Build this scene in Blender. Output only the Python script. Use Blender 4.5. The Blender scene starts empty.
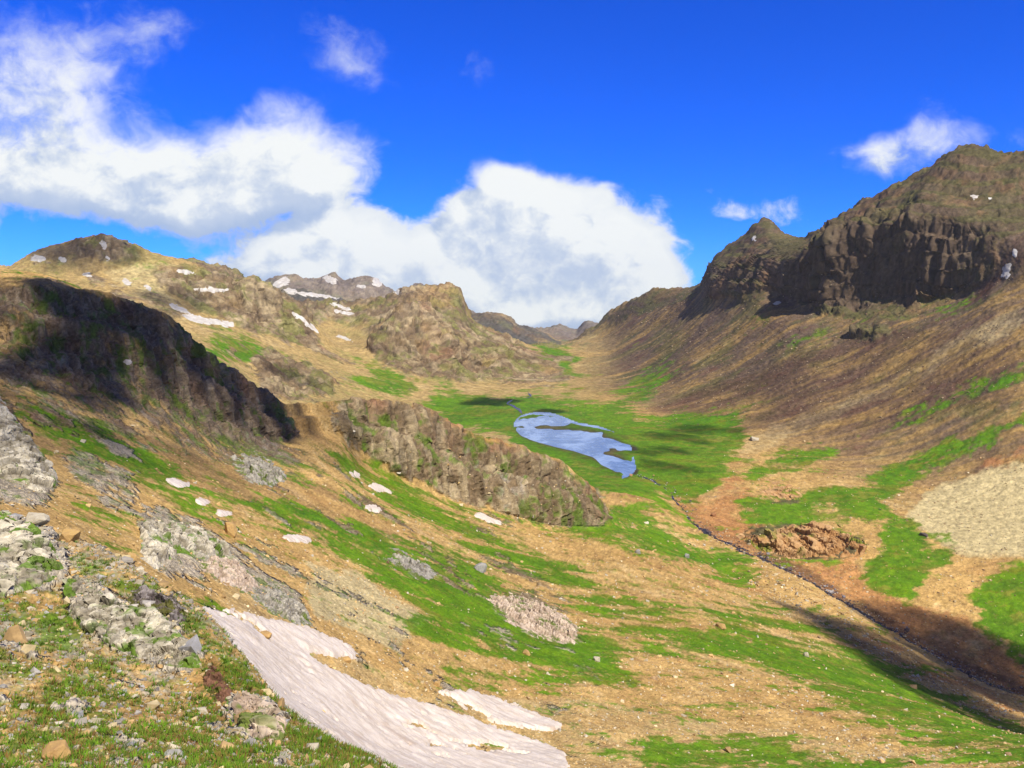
import bpy, math, random
import numpy as np
from mathutils import Vector
R = math.radians
random.seed(7)
rng = np.random.default_rng(11)
col = bpy.context.scene.collection
scene = bpy.context.scene

# ------------------------------------------------------------------ camera
F_PX = 796.0                       # focal length in pixels of the 1024 px wide frame
PITCH = math.atan(84.0 / F_PX)     # looking slightly down, the horizon lies at row 300
CP, SP = math.cos(PITCH), math.sin(PITCH)
cam_d = bpy.data.cameras.new('camera')
cam_d.sensor_width = 36.0
cam_d.lens = 36.0 * F_PX / 1024.0
cam_d.clip_start = 0.5
cam_d.clip_end = 60000.0
cam = bpy.data.objects.new('camera', cam_d)
cam.location = (0, 0, 0)
cam.rotation_euler = (math.pi / 2 - PITCH, 0, 0)
col.objects.link(cam)
scene.camera = cam

# ------------------------------------------------------------------ sun and sky
SUN_EL, SUN_AZ = R(50), R(143)     # azimuth clockwise from straight ahead: behind the right shoulder
S = np.array([math.cos(SUN_EL) * math.sin(SUN_AZ), math.cos(SUN_EL) * math.cos(SUN_AZ), math.sin(SUN_EL)])
sun_d = bpy.data.lights.new('sun', 'SUN')
sun_d.energy = 5.0
sun_d.angle = R(0.5)
sun_d.color = (1.0, 0.93, 0.80)
sun = bpy.data.objects.new('sun', sun_d)
sun.rotation_euler = Vector(S.tolist()).to_track_quat('Z', 'Y').to_euler()
sun.location = (0, 0, 500)
col.objects.link(sun)

scene.view_settings.view_transform = 'Standard'
scene.view_settings.look = 'None'
scene.view_settings.gamma = 1.0
scene.view_settings.exposure = 0.34
scene.view_settings.use_curve_mapping = False
cy = scene.cycles
cy.max_bounces = 4
cy.diffuse_bounces = 2
cy.glossy_bounces = 2
cy.transmission_bounces = 2
cy.volume_bounces = 0
cy.transparent_max_bounces = 8
cy.use_denoising = True
cy.denoising_prefilter = 'ACCURATE'
cy.denoising_input_passes = 'RGB_ALBEDO_NORMAL'
cy.use_adaptive_sampling = True
cy.adaptive_threshold = 0.012


class NT:
    """Small helper to write node trees as expressions."""
    def __init__(s, tree):
        s.t = tree
        s.n = tree.nodes
        s.l = tree.links

    def node(s, typ, **kw):
        n = s.n.new(typ)
        for k, v in kw.items():
            setattr(n, k, v)
        return n

    def put(s, sock, v):
        if hasattr(v, 'is_output'):
            s.l.new(v, sock)
        elif v is not None:
            if isinstance(v, (tuple, list)) and len(v) == 3 and sock.type == 'RGBA':
                v = (*v, 1.0)
            sock.default_value = v

    def math(s, op, a, b=None, c=None, clamp=False):
        n = s.node('ShaderNodeMath', operation=op, use_clamp=clamp)
        s.put(n.inputs[0], a)
        s.put(n.inputs[1], b)
        if c is not None:
            s.put(n.inputs[2], c)
        return n.outputs[0]

    def vmath(s, op, a, b=None, scale=None):
        n = s.node('ShaderNodeVectorMath', operation=op)
        s.put(n.inputs[0], a)
        if b is not None:
            s.put(n.inputs[1], b)
        if scale is not None:
            s.put(n.inputs['Scale'], scale)
        return n.outputs['Value'] if op in ('LENGTH', 'DOT_PRODUCT', 'DISTANCE') else n.outputs[0]

    def noise(s, vec, scale, detail=4, rough=0.55, lac=2.0, dist=0.0, dims='3D'):
        n = s.node('ShaderNodeTexNoise', noise_dimensions=dims)
        s.put(n.inputs['Vector'], vec)
        s.put(n.inputs['Scale'], scale)
        s.put(n.inputs['Detail'], detail)
        s.put(n.inputs['Roughness'], rough)
        s.put(n.inputs['Lacunarity'], lac)
        s.put(n.inputs['Distortion'], dist)
        return n

    def mix(s, f, a, b, mode='MIX'):
        n = s.node('ShaderNodeMix', data_type='RGBA', blend_type=mode)
        s.put(n.inputs[0], f)
        s.put(n.inputs[6], a)
        s.put(n.inputs[7], b)
        return n.outputs[2]

    def mrange(s, v, a, b, c=0.0, d=1.0, smooth=True):
        n = s.node('ShaderNodeMapRange', interpolation_type='SMOOTHSTEP' if smooth else 'LINEAR')
        s.put(n.inputs[0], v)
        for i, q in enumerate((a, b, c, d)):
            s.put(n.inputs[i + 1], q)
        return n.outputs[0]


def elev(px, py):
    """Direction of the sight line through a photo pixel: (x/y, z/y)."""
    a, b = (px - 512.0) / F_PX, (384.0 - py) / F_PX
    d = CP + b * SP
    return a / d, (-SP + b * CP) / d


world = bpy.data.worlds.new('World')
scene.world = world
world.use_nodes = True
wt = NT(world.node_tree)
for n in list(wt.n):
    wt.n.remove(n)
w_out = wt.node('ShaderNodeOutputWorld')
w_bg = wt.node('ShaderNodeBackground')
wt.l.new(w_bg.outputs[0], w_out.inputs[0])
sky = wt.node('ShaderNodeTexSky', sky_type='NISHITA')
sky.sun_disc = False
sky.sun_elevation = SUN_EL
sky.sun_rotation = SUN_AZ
sky.altitude = 2400
sky.air_density = 1.0
sky.dust_density = 0.2
sky.ozone_density = 2.5
hs = wt.node('ShaderNodeHueSaturation')
hs.inputs['Saturation'].default_value = 1.3
hs.inputs['Value'].default_value = 1.0
wt.l.new(sky.outputs[0], hs.inputs['Color'])
SKY_TINT = (0.08, 0.64, 1.95)
skycol = wt.mix(1.0, hs.outputs[0], SKY_TINT, 'MULTIPLY')

# clouds: puffs at given directions, broken up by fractal noise; the light on them comes from the
# difference of their density along the sun's direction
tc = wt.node('ShaderNodeTexCoord')
gdir = wt.vmath('NORMALIZE', tc.outputs['Generated'])
sep = wt.node('ShaderNodeSeparateXYZ')
wt.l.new(gdir, sep.inputs[0])
yy = wt.math('MAXIMUM', sep.outputs[1], 0.02)
cu = wt.math('DIVIDE', sep.outputs[0], yy)
cv = wt.math('DIVIDE', sep.outputs[2], yy)
front = wt.mrange(sep.outputs[1], 0.05, 0.25)
comb = wt.node('ShaderNodeCombineXYZ')
wt.l.new(cu, comb.inputs[0])
wt.l.new(cv, comb.inputs[1])
P0 = comb.outputs[0]
# puffs: (px, py, half width, half height, strength)
PUFFS = [
    (60, 138, 118, 56, .85), (20, 185, 100, 34, .6), (150, 175, 90, 40, .8), (50, 90, 70, 45, .7),
    (235, 175, 68, 36, 1.1), (290, 140, 55, 38, .8), (200, 200, 90, 28, .8), (355, 168, 38, 28, .62), (310, 180, 50, 45, .62),
    (90, 30, 130, 42, .44), (170, 15, 60, 26, .40), (20, 60, 60, 50, .4),
    (335, 45, 66, 32, .70), (370, 75, 35, 25, .40), (480, 72, 34, 22, .55), (300, 105, 35, 22, .42),
    (330, 255, 90, 38, .95), (290, 262, 60, 26, .8), (400, 270, 100, 38, .9), (365, 222, 38, 18, .6), (215, 262, 25, 14, .5),
    (510, 215, 62, 48, 1.0), (560, 225, 70, 45, .9), (610, 245, 55, 45, .95), (520, 265, 90, 45, 1.0), (610, 285, 75, 48, 1.15),
    (550, 300, 110, 35, 1.1), (470, 285, 80, 30, .9), (655, 275, 30, 30, .7), (500, 188, 26, 18, .75), (604, 205, 16, 20, .65), (545, 205, 22, 18, .5), (575, 215, 22, 20, .5), (470, 215, 22, 18, .5), (635, 240, 22, 20, .5), (655, 262, 20, 16, .5),
    (912, 150, 68, 30, .85), (875, 158, 34, 22, .5), (955, 138, 40, 22, .5), (768, 203, 50, 18, .50), (730, 215, 40, 12, .36), (930, 100, 30, 14, .25),
    (1150, 120, 90, 50, .9), (-150, 140, 150, 80, .9), (1400, 200, 150, 60, .9), (-500, 200, 200, 60, .9),
]


def density_group():
    g = bpy.data.node_groups.new('cloud_density', 'ShaderNodeTree')
    g.interface.new_socket('P', in_out='INPUT', socket_type='NodeSocketVector')
    g.interface.new_socket('D', in_out='OUTPUT', socket_type='NodeSocketFloat')
    q = NT(g)
    gi = q.node('NodeGroupInput')
    go = q.node('NodeGroupOutput')
    P = gi.outputs[0]
    nw = q.noise(P, 7.0, 3, 0.5)
    off = q.vmath('SCALE', q.vmath('SUBTRACT', nw.outputs['Color'], (0.5, 0.5, 0.5)), scale=0.07)
    Pw = q.vmath('ADD', P, off)
    tot = None
    for (px, py, w, h, st) in PUFFS:
        u, v = elev(px, py)
        d = q.vmath('MULTIPLY', q.vmath('SUBTRACT', Pw, (u, v, 0)), (F_PX / w, F_PX / h, 0))
        dd = q.vmath('DOT_PRODUCT', d, d)
        e = q.math('MULTIPLY', q.math('EXPONENT', q.math('MULTIPLY', dd, -1.1)), st)
        tot = e if tot is None else q.math('ADD', tot, e)
    tot = q.math('MINIMUM', tot, 1.35)
    st = q.node('ShaderNodeMapping')
    st.inputs['Scale'].default_value = (1.0, 1.25, 1.0)
    q.l.new(P, st.inputs[0])
    n1 = q.noise(st.outputs[0], 9.0, 8, 0.58, 2.1, 0.2).outputs[0]
    n2 = q.noise(st.outputs[0], 26.0, 5, 0.62, 2.1, 0.6).outputs[0]
    nn = q.math('ADD', q.math('MULTIPLY', q.math('SUBTRACT', n1, 0.5), 1.55), q.math('MULTIPLY', q.math('SUBTRACT', n2, 0.5), 0.8))
    q.l.new(q.math('SUBTRACT', q.math('ADD', tot, nn), 0.42), go.inputs[0])
    return g


DG = density_group()


def dens(vec):
    n = wt.node('ShaderNodeGroup')
    n.node_tree = DG
    wt.put(n.inputs[0], vec)
    return n.outputs[0]


d0 = dens(P0)
d1 = dens(wt.vmath('ADD', P0, (0.022, 0.028, 0)))
soft = wt.mrange(cv, .10, .24, .38, 1.25)
alpha = wt.mrange(d0, -0.05, soft)
alpha = wt.math('MULTIPLY', alpha, front)
lit = wt.math('MULTIPLY', wt.math('SUBTRACT', d0, d1), 1.2)
lit = wt.mrange(lit, -0.35, 0.38)
thick = wt.mrange(d0, 0.2, 1.0)
lit = wt.math('ADD', wt.math('MULTIPLY', lit, 0.75), wt.math('MULTIPLY', thick, 0.3), clamp=True)
# unseen cloud added overhead and behind the viewer, as neutral fill light
away = wt.math('MAXIMUM', wt.mrange(sep.outputs[2], .45, .62), wt.mrange(sep.outputs[1], .25, -.05))
nb = wt.noise(gdir, 2.6, 3, .6).outputs[0]
fill_cover = wt.math('MULTIPLY', wt.mrange(nb, .40, .52), away)
alpha = wt.math('MAXIMUM', alpha, wt.math('MULTIPLY', fill_cover, wt.mrange(sep.outputs[2], -.05, .05)))
CLOUD_SHADE, CLOUD_LIT = (3.9, 5.0, 7.0), (9.0, 9.2, 8.9)
ccol = wt.mix(lit, CLOUD_SHADE, CLOUD_LIT)
ccol = wt.mix(away, ccol, (1.5, 1.6, 1.8))      # dim grey of the added fill cloud
wt.l.new(wt.mix(wt.math('MULTIPLY', alpha, 0.97), skycol, ccol), w_bg.inputs[0])
w_bg.inputs[1].default_value = 0.085
world.cycles.sampling_method = 'MANUAL'
world.cycles.sample_map_resolution = 256

# ------------------------------------------------------------------ noise in numpy
def _h(ix, iy, iz, seed):
    h = (ix.astype(np.uint32) * np.uint32(374761393)) ^ (iy.astype(np.uint32) * np.uint32(668265263))
    if iz is not None:
        h ^= iz.astype(np.uint32) * np.uint32(2147483647 - 12345)
    h ^= np.uint32(seed * 7919 + 17)
    h = (h ^ (h >> np.uint32(15))) * np.uint32(2246822519)
    h = (h ^ (h >> np.uint32(13))) * np.uint32(3266489917)
    return (h >> np.uint32(8)).astype(np.float32) / np.float32(8388608.0) - np.float32(1.0)


def vn2(x, y, seed=0):
    xi, yi = np.floor(x), np.floor(y)
    fx, fy = (x - xi).astype(np.float32), (y - yi).astype(np.float32)
    xi, yi = xi.astype(np.int64), yi.astype(np.int64)
    ux, uy = fx * fx * (3 - 2 * fx), fy * fy * (3 - 2 * fy)
    a, b = _h(xi, yi, None, seed), _h(xi + 1, yi, None, seed)
    c, d = _h(xi, yi + 1, None, seed), _h(xi + 1, yi + 1, None, seed)
    return (a + (b - a) * ux) * (1 - uy) + (c + (d - c) * ux) * uy


def vn3(x, y, z, seed=0):
    zi = np.floor(z)
    fz = (z - zi).astype(np.float32)
    zi = zi.astype(np.int64)
    uz = fz * fz * (3 - 2 * fz)
    xi, yi = np.floor(x), np.floor(y)
    fx, fy = (x - xi).astype(np.float32), (y - yi).astype(np.float32)
    xi, yi = xi.astype(np.int64), yi.astype(np.int64)
    ux, uy = fx * fx * (3 - 2 * fx), fy * fy * (3 - 2 * fy)
    r = []
    for k in (0, 1):
        a, b = _h(xi, yi, zi + k, seed), _h(xi + 1, yi, zi + k, seed)
        c, d = _h(xi, yi + 1, zi + k, seed), _h(xi + 1, yi + 1, zi + k, seed)
        r.append((a + (b - a) * ux) * (1 - uy) + (c + (d - c) * ux) * uy)
    return r[0] + (r[1] - r[0]) * uz


ROT = np.array([[0.80, 0.60], [-0.60, 0.80]])


def fbm2(x, y, wl, octv, gain=0.5, seed=0, ridged=False):
    """Fractal noise about -1..1; wl may be an array (wavelength in metres)."""
    x, y = x / wl, y / wl
    s, a, t = 0.0, 1.0, 0.0
    for i in range(octv):
        n = vn2(x, y, seed + i)
        if ridged:
            n = 1 - 2 * np.abs(n)
        s = s + a * n
        t += a
        a *= gain
        x, y = (x * ROT[0, 0] + y * ROT[0, 1]) * 2.03 + 5.1, (x * ROT[1, 0] + y * ROT[1, 1]) * 2.03 + 1.7
    return s / t


def fbm3(x, y, z, wl, octv, gain=0.5, seed=0, ridged=False):
    x, y, z = x / wl, y / wl, z / wl
    s, a, t = 0.0, 1.0, 0.0
    for i in range(octv):
        n = vn3(x, y, z, seed + i)
        if ridged:
            n = 1 - 2 * np.abs(n)
        s = s + a * n
        t += a
        a *= gain
        x, y, z = (x * .8 + y * .6) * 2.03 + 5.1, (-.6 * x + .8 * y) * 2.03 + 1.7, z * 2.03 + 3.3
    return s / t


def voro3(x, y, z, seed=0):
    """Cell noise: (random value of the cell, its distance, distance of the second, tilted facet)."""
    x, y, z = (np.asarray(a, np.float32) for a in (x, y, z))
    xi, yi, zi = (np.floor(a).astype(np.int64) for a in (x, y, z))
    f1 = np.full(x.shape, 9, np.float32)
    f2 = f1.copy()
    rid = np.zeros(x.shape, np.float32)
    ex, ey = rid.copy(), rid.copy()
    for i in (-1, 0, 1):
        for j in (-1, 0, 1):
            for k in (-1, 0, 1):
                a, b, c = xi + i, yi + j, zi + k
                h = _h(a, b, c, seed)
                h2 = (h * 7919.13) % 1.0
                h3 = (h * 104729.7) % 1.0
                vx_, vy_, vz_ = x - (a + .5 + h * .45), y - (b + h2), z - (c + h3)
                d = vx_ ** 2 + vy_ ** 2 + vz_ ** 2
                d = d.astype(np.float32)
                nearer = d < f1
                f2 = np.where(nearer, f1, np.minimum(f2, d))
                rid = np.where(nearer, (h * 31337.7) % 1.0, rid)
                ex = np.where(nearer, vx_ * (h2 - .5) + vz_ * (h3 - .5), ex)
                ey = np.where(nearer, vy_ * (h3 - .5), ey)
                f1 = np.where(nearer, d, f1)
    return rid.astype(np.float32), np.sqrt(f1), np.sqrt(f2), (ex + ey).astype(np.float32)


def sstep(v, a, b):
    t = np.clip((v - a) / (b - a), 0, 1)
    return t * t * (3 - 2 * t)


# ------------------------------------------------------------------ the terrain, from surveyed lines
# each line runs across the view from left to right: (px, py, distance ahead in metres)
LINES = [
 ('start', [(-500, 700, 5.5), (0, 830, 5), (300, 900, 5), (512, 960, 4.5), (800, 1000, 4.5), (1024, 1050, 5), (1500, 1050, 6)]),
 ('near', [(-500, 600, 16), (-200, 700, 16), (0, 768, 17), (150, 775, 17), (300, 790, 17), (400, 830, 16), (512, 880, 15), (800, 950, 14), (1500, 980, 14)]),
 ('nearmid', [(-500, 520, 34), (-200, 580, 34), (0, 635, 32), (70, 655, 31), (150, 690, 29), (220, 722, 26), (300, 752, 24), (400, 800, 21), (512, 855, 19), (800, 930, 17), (1500, 960, 17)]),
 ('ncrest', [(-500, 430, 60), (-200, 480, 60), (0, 512, 56), (30, 520, 54), (60, 538, 51), (110, 552, 48), (150, 578, 45), (180, 596, 43), (205, 612, 41), (235, 648, 38), (262, 680, 35), (285, 708, 33), (330, 737, 30), (400, 772, 27), (512, 835, 24), (800, 905, 20), (1500, 940, 20)]),
 ('ntrough', [(-500, 470, 85), (-200, 510, 85), (0, 545, 80), (60, 570, 75), (150, 612, 70), (235, 685, 62), (300, 745, 58), (400, 810, 55), (512, 850, 60), (800, 860, 80), (1500, 880, 90)]),
 ('m0', [(-500, 420, 130), (-200, 460, 120), (0, 508, 108), (150, 586, 100), (235, 655, 96), (300, 715, 98), (400, 768, 112), (512, 785, 130), (600, 785, 148), (800, 785, 195), (1024, 785, 245), (1500, 800, 300)]),
 ('m1', [(-500, 380, 190), (-200, 410, 180), (0, 455, 160), (150, 520, 160), (300, 610, 160), (400, 665, 172), (512, 700, 200), (600, 710, 220), (800, 730, 270), (1024, 752, 310), (1500, 790, 350)]),
 ('m2', [(-500, 340, 240), (-200, 365, 230), (0, 398, 215), (80, 430, 218), (150, 460, 230), (300, 530, 250), (400, 575, 270), (512, 620, 300), (600, 645, 320), (800, 685, 360), (1024, 738, 390), (1500, 790, 400)]),
 ('m3', [(-500, 320, 270), (-200, 345, 262), (0, 372, 250), (80, 395, 260), (150, 418, 285), (230, 452, 340), (300, 470, 370), (400, 520, 420), (512, 565, 460), (600, 590, 480), (700, 615, 490), (800, 650, 500), (900, 690, 500), (1024, 735, 480), (1500, 800, 460)]),
 ('f1', [(-500, 300, 280), (-200, 322, 275), (0, 342, 268), (80, 352, 285), (130, 368, 307), (185, 400, 348), (230, 422, 388), (280, 436, 440), (315, 430, 490), (335, 432, 525), (365, 462, 545), (400, 478, 570), (440, 493, 605), (500, 512, 655), (560, 525, 712), (605, 527, 770), (650, 540, 800), (700, 562, 800), (800, 610, 690), (900, 668, 600), (1000, 722, 540), (1500, 830, 480)]),
 ('f2a', [(-500, 300, 290), (1500, 800, 500)]),
 ('f2b', [(-500, 300, 290), (1500, 800, 500)]),
 ('r1', [(-500, 230, 300), (-200, 262, 300), (0, 287, 302), (40, 286, 310), (80, 291, 322), (110, 296, 332), (140, 305, 350), (165, 312, 366), (182, 333, 382), (205, 352, 402), (230, 368, 425), (260, 390, 455), (285, 403, 478), (315, 404, 525), (340, 401, 560), (370, 400, 585), (400, 404, 608), (425, 409, 635), (450, 424, 655), (475, 437, 676), (505, 444, 700), (535, 454, 728), (560, 462, 750), (580, 478, 770), (598, 500, 795), (612, 515, 820), (650, 528, 850), (700, 548, 850), (800, 592, 745), (900, 655, 640), (1000, 708, 585), (1500, 810, 530)]),
 ('r1b', [(-500, 215, 430), (-200, 245, 430), (-50, 262, 430), (0, 269, 425), (40, 274, 425), (70, 283, 420), (95, 299, 410), (130, 318, 415), (185, 352, 440), (230, 392, 480), (285, 425, 540), (340, 425, 620), (400, 430, 660), (450, 450, 700), (505, 470, 750), (560, 488, 800), (600, 512, 840), (650, 518, 890), (700, 538, 890), (800, 583, 780), (900, 645, 680), (1000, 698, 625), (1500, 800, 560)]),
 ('t1', [(-500, 330, 800), (0, 350, 800), (130, 370, 800), (230, 430, 800), (340, 480, 850), (450, 500, 900), (505, 495, 930), (560, 492, 960), (600, 492, 985), (650, 500, 980), (700, 530, 925), (800, 578, 812), (900, 636, 720), (1000, 690, 655), (1500, 792, 580)]),
 ('s', [(-500, 340, 1050), (0, 365, 1050), (130, 380, 1050), (230, 440, 1100), (340, 480, 1100), (450, 465, 1200), (505, 462, 1225), (560, 468, 1180), (600, 474, 1140), (650, 487, 1085), (700, 522, 955), (750, 546, 895), (800, 572, 836), (850, 600, 786), (900, 630, 740), (1000, 685, 675), (1100, 735, 630), (1500, 790, 600)]),
 ('a', [(-500, 290, 1350), (0, 305, 1400), (150, 345, 1400), (200, 358, 1420), (250, 388, 1450), (300, 408, 1500), (345, 410, 1500), (430, 430, 1540), (512, 437, 1452), (600, 444, 1385), (640, 448, 1345), (700, 470, 1190), (740, 490, 1080), (800, 522, 970), (850, 552, 890), (900, 578, 830), (1000, 632, 750), (1100, 670, 710), (1500, 720, 660)]),
 ('b', [(-500, 270, 1650), (0, 290, 1700), (150, 328, 1680), (200, 337, 1680), (250, 362, 1700), (300, 388, 1700), (345, 396, 1760), (400, 402, 1900), (430, 402, 1960), (480, 395, 2095), (540, 392, 2160), (600, 398, 2040), (640, 412, 1790), (700, 430, 1560), (740, 440, 1450), (800, 468, 1230), (850, 495, 1080), (900, 515, 1010), (1000, 560, 880), (1100, 590, 810), (1500, 620, 720)]),
 ('b2', [(-500, 262, 1750), (0, 286, 1800), (150, 318, 1780), (200, 332, 1760), (250, 345, 1850), (300, 365, 1900), (345, 378, 1950), (400, 385, 2080), (430, 387, 2120), (480, 387, 2230), (540, 385, 2300), (600, 388, 2200), (640, 400, 1960), (700, 412, 1720), (740, 418, 1620), (800, 438, 1430), (850, 455, 1310), (900, 468, 1230), (1000, 490, 1100), (1100, 510, 1010), (1500, 530, 880)]),
 ('c', [(-500, 255, 1900), (0, 282, 1950), (150, 300, 1950), (200, 322, 1900), (250, 335, 2000), (300, 350, 2100), (345, 364, 2180), (400, 372, 2260), (450, 377, 2350), (500, 377, 2450), (540, 374, 2600), (570, 368, 2750), (600, 370, 2650), (640, 371, 2400), (700, 363, 2100), (740, 364, 1950), (800, 374, 1720), (850, 383, 1600), (900, 387, 1500), (1000, 389, 1340), (1100, 420, 1220), (1500, 430, 1050)]),
 ('d0', [(-500, 250, 2000), (0, 279, 2020), (150, 290, 2050), (200, 312, 2020), (250, 325, 2120), (300, 340, 2200), (345, 358, 2260), (400, 366, 2330), (450, 372, 2400), (500, 370, 2540), (540, 362, 2800), (570, 354, 3050), (600, 352, 3150), (640, 350, 2760), (680, 338, 2520), (720, 326, 2300), (760, 322, 2120), (800, 327, 1940), (850, 333, 1815), (900, 331, 1700), (950, 325, 1620), (1000, 318, 1530), (1100, 320, 1400), (1500, 330, 1200)]),
 ('dfoot', [(-500, 245, 2060), (0, 276, 2080), (150, 278, 2130), (200, 298, 2120), (250, 315, 2190), (300, 332, 2270), (345, 356, 2310), (370, 357, 2340), (400, 361, 2370), (450, 368, 2430), (500, 364, 2600), (540, 357, 2880), (570, 350, 3200), (600, 346, 3350), (640, 336, 3100), (680, 318, 2850), (700, 308, 2700), (730, 297, 2450), (760, 292, 2280), (790, 298, 2180), (830, 300, 2010), (880, 296, 1910), (930, 294, 1820), (970, 290, 1745), (1000, 280, 1680), (1100, 290, 1500), (1500, 300, 1300)]),
 ('d1', [(-500, 240, 2150), (-200, 260, 2180), (0, 271, 2200), (18, 262, 2220), (35, 254, 2240), (60, 246, 2260), (90, 239, 2280), (108, 240, 2290), (130, 247, 2290), (165, 257, 2290), (200, 267, 2290), (235, 281, 2290), (244, 279, 2290), (250, 277, 2290), (262, 282, 2300), (275, 290, 2320), (292, 304, 2340), (315, 325, 2370), (345, 350, 2400), (362, 350, 2430), (378, 335, 2460), (388, 317, 2500), (398, 307, 2540), (412, 303, 2580), (428, 305, 2600), (437, 318, 2600), (448, 330, 2610), (470, 337, 2680), (500, 346, 2780), (525, 351, 2900), (545, 350, 3050), (570, 347, 3350), (600, 341, 3550), (640, 322, 3350), (680, 302, 3100), (700, 292, 2950), (712, 277, 2750), (730, 272, 2600), (760, 268, 2420), (785, 262, 2230), (810, 250, 2080), (850, 236, 1960), (900, 222, 1880), (950, 224, 1800), (985, 234, 1740), (1024, 240, 1680), (1100, 250, 1580), (1500, 270, 1400)]),
 ('t2', [(-500, 300, 2600), (0, 310, 2600), (150, 310, 2650), (250, 318, 2650), (300, 325, 2650), (345, 345, 2700), (400, 325, 2850), (450, 330, 2850), (500, 350, 2980), (545, 350, 3250), (570, 346, 3600), (600, 337, 3750), (640, 314, 3550), (680, 296, 3300), (700, 288, 3150), (712, 268, 2880), (740, 255, 2700), (765, 248, 2560), (785, 250, 2400), (810, 245, 2230), (850, 226, 2080), (900, 204, 1990), (950, 185, 1930), (985, 190, 1900), (1024, 200, 1850), (1100, 215, 1800), (1500, 240, 1600)]),
 ('d2', [(-500, 285, 3200), (150, 262, 3500), (172, 261, 3500), (200, 264, 3500), (222, 268, 3500), (240, 277, 3500), (262, 296, 3400), (300, 305, 3300), (345, 306, 3250), (380, 300, 3250), (400, 294, 3250), (420, 290, 3260), (440, 290, 3280), (456, 292, 3280), (463, 303, 3280), (470, 318, 3280), (490, 331, 3320), (515, 342, 3400), (545, 347, 3650), (570, 343, 4000), (585, 333, 4100), (600, 322, 4050), (615, 310, 3950), (635, 298, 3850), (660, 291, 3700), (680, 289, 3600), (700, 286, 3400), (708, 272, 3150), (716, 259, 3050), (728, 248, 2980), (745, 236, 2930), (760, 225, 2900), (768, 222, 2890), (778, 231, 2850), (792, 238, 2780), (805, 240, 2600), (820, 233, 2420), (845, 214, 2320), (870, 199, 2250), (890, 190, 2200), (915, 178, 2150), (940, 160, 2120), (955, 150, 2100), (970, 144, 2090), (985, 148, 2080), (1005, 153, 2050), (1024, 152, 2030), (1100, 165, 1990), (1500, 220, 1800)]),
 ('t3', [(-500, 330, 3900), (150, 330, 3900), (300, 330, 3800), (450, 340, 3700), (500, 350, 3700), (545, 346, 3950), (570, 342, 4300), (600, 336, 4500), (640, 330, 4400), (700, 320, 4000), (768, 300, 3600), (900, 280, 2900), (1024, 260, 2700), (1500, 280, 2500)]),
 ('g', [(-500, 330, 4500), (150, 320, 4500), (240, 300, 4500), (300, 292, 4400), (345, 300, 4400), (400, 305, 4500), (440, 312, 4500), (465, 318, 4500), (480, 316, 4500), (497, 315, 4500), (508, 318, 4500), (516, 326, 4550), (530, 330, 4600), (545, 334, 4700), (558, 341, 4800), (572, 343, 4800), (590, 340, 4900), (640, 338, 5000), (768, 320, 4500), (1024, 300, 4000), (1500, 300, 4000)]),
 ('t4', [(-500, 340, 5300), (200, 330, 5300), (300, 320, 5300), (450, 335, 5300), (550, 342, 5300), (640, 340, 5500), (1024, 320, 5500), (1500, 320, 5500)]),
 ('h', [(-500, 320, 6200), (200, 305, 6200), (245, 296, 6200), (268, 281, 6200), (282, 275, 6200), (294, 273, 6200), (305, 279, 6200), (318, 280, 6300), (327, 276, 6300), (334, 273, 6300), (342, 281, 6300), (350, 281, 6300), (358, 278, 6300), (370, 277, 6300), (380, 284, 6300), (392, 291, 6300), (405, 296, 6300), (414, 288, 6900), (420, 284, 6900), (426, 291, 6900), (434, 288, 6900), (444, 298, 6700), (465, 312, 6400), (500, 320, 6400), (530, 330, 6400), (545, 329, 6500), (560, 326, 6800), (575, 332, 6900), (588, 322, 7000), (600, 325, 7000), (620, 332, 7000), (768, 325, 7000), (1024, 315, 7000), (1500, 315, 7000)]),
 ('end', [(-500, 330, 12000), (500, 330, 12000), (1500, 330, 12000)]),
]
LN = {n: i for i, (n, _) in enumerate(LINES)}


def pchip(x, y, xq):
    """Monotone cubic through (x, y) at xq."""
    h = np.diff(x)
    dl = np.diff(y) / h
    m = np.zeros_like(y)
    w1, w2 = 2 * h[1:] + h[:-1], h[1:] + 2 * h[:-1]
    with np.errstate(all='ignore'):
        mm = (w1 + w2) / (w1 / dl[:-1] + w2 / dl[1:])
    m[1:-1] = np.where(dl[:-1] * dl[1:] > 0, mm, 0)
    m[0], m[-1] = dl[0], dl[-1]
    i = np.clip(np.searchsorted(x, xq) - 1, 0, len(x) - 2)
    t = (xq - x[i]) / h[i]
    t = np.clip(t, 0, 1)
    return ((2 * t**3 - 3 * t**2 + 1) * y[i] + (t**3 - 2 * t**2 + t) * h[i] * m[i]
            + (-2 * t**3 + 3 * t**2) * y[i + 1] + (t**3 - t**2) * h[i] * m[i + 1])


# columns (lines of sight), dense inside the picture
pxs = np.concatenate([np.arange(-480, -60, 5.0), np.arange(-60, 1085, 1.15), np.arange(1088, 1480, 5.0)])
ss = (pxs - 512.0) / F_PX
NC = len(ss)
K = len(LINES)
E = np.zeros((K, NC))
LD = np.zeros((K, NC))
for k, (nm, pts) in enumerate(LINES):
    a = np.array(pts, float)
    u, v = elev(a[:, 0], a[:, 1])
    E[k] = pchip(u, v, ss)
    LD[k] = pchip(u, np.log(a[:, 2]), ss)
k1, k2 = LN['f1'], LN['r1']
tw = .5 + .5 * np.sin(ss * 21 + 1.3) * np.sin(ss * 47)
tb = sstep(pxs, 600, 640)
for nm, fe, fd, li in (('f2a', .46, .16, .33), ('f2b', .58, .72, .67)):
    k = LN[nm]
    fe = fe + .10 * (tw - .5)
    fe, fd = fe * (1 - tb) + li * tb, fd * (1 - tb) + li * tb
    E[k] = E[k1] + (E[k2] - E[k1]) * fe
    LD[k] = LD[k1] + (LD[k2] - LD[k1]) * fd
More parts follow.
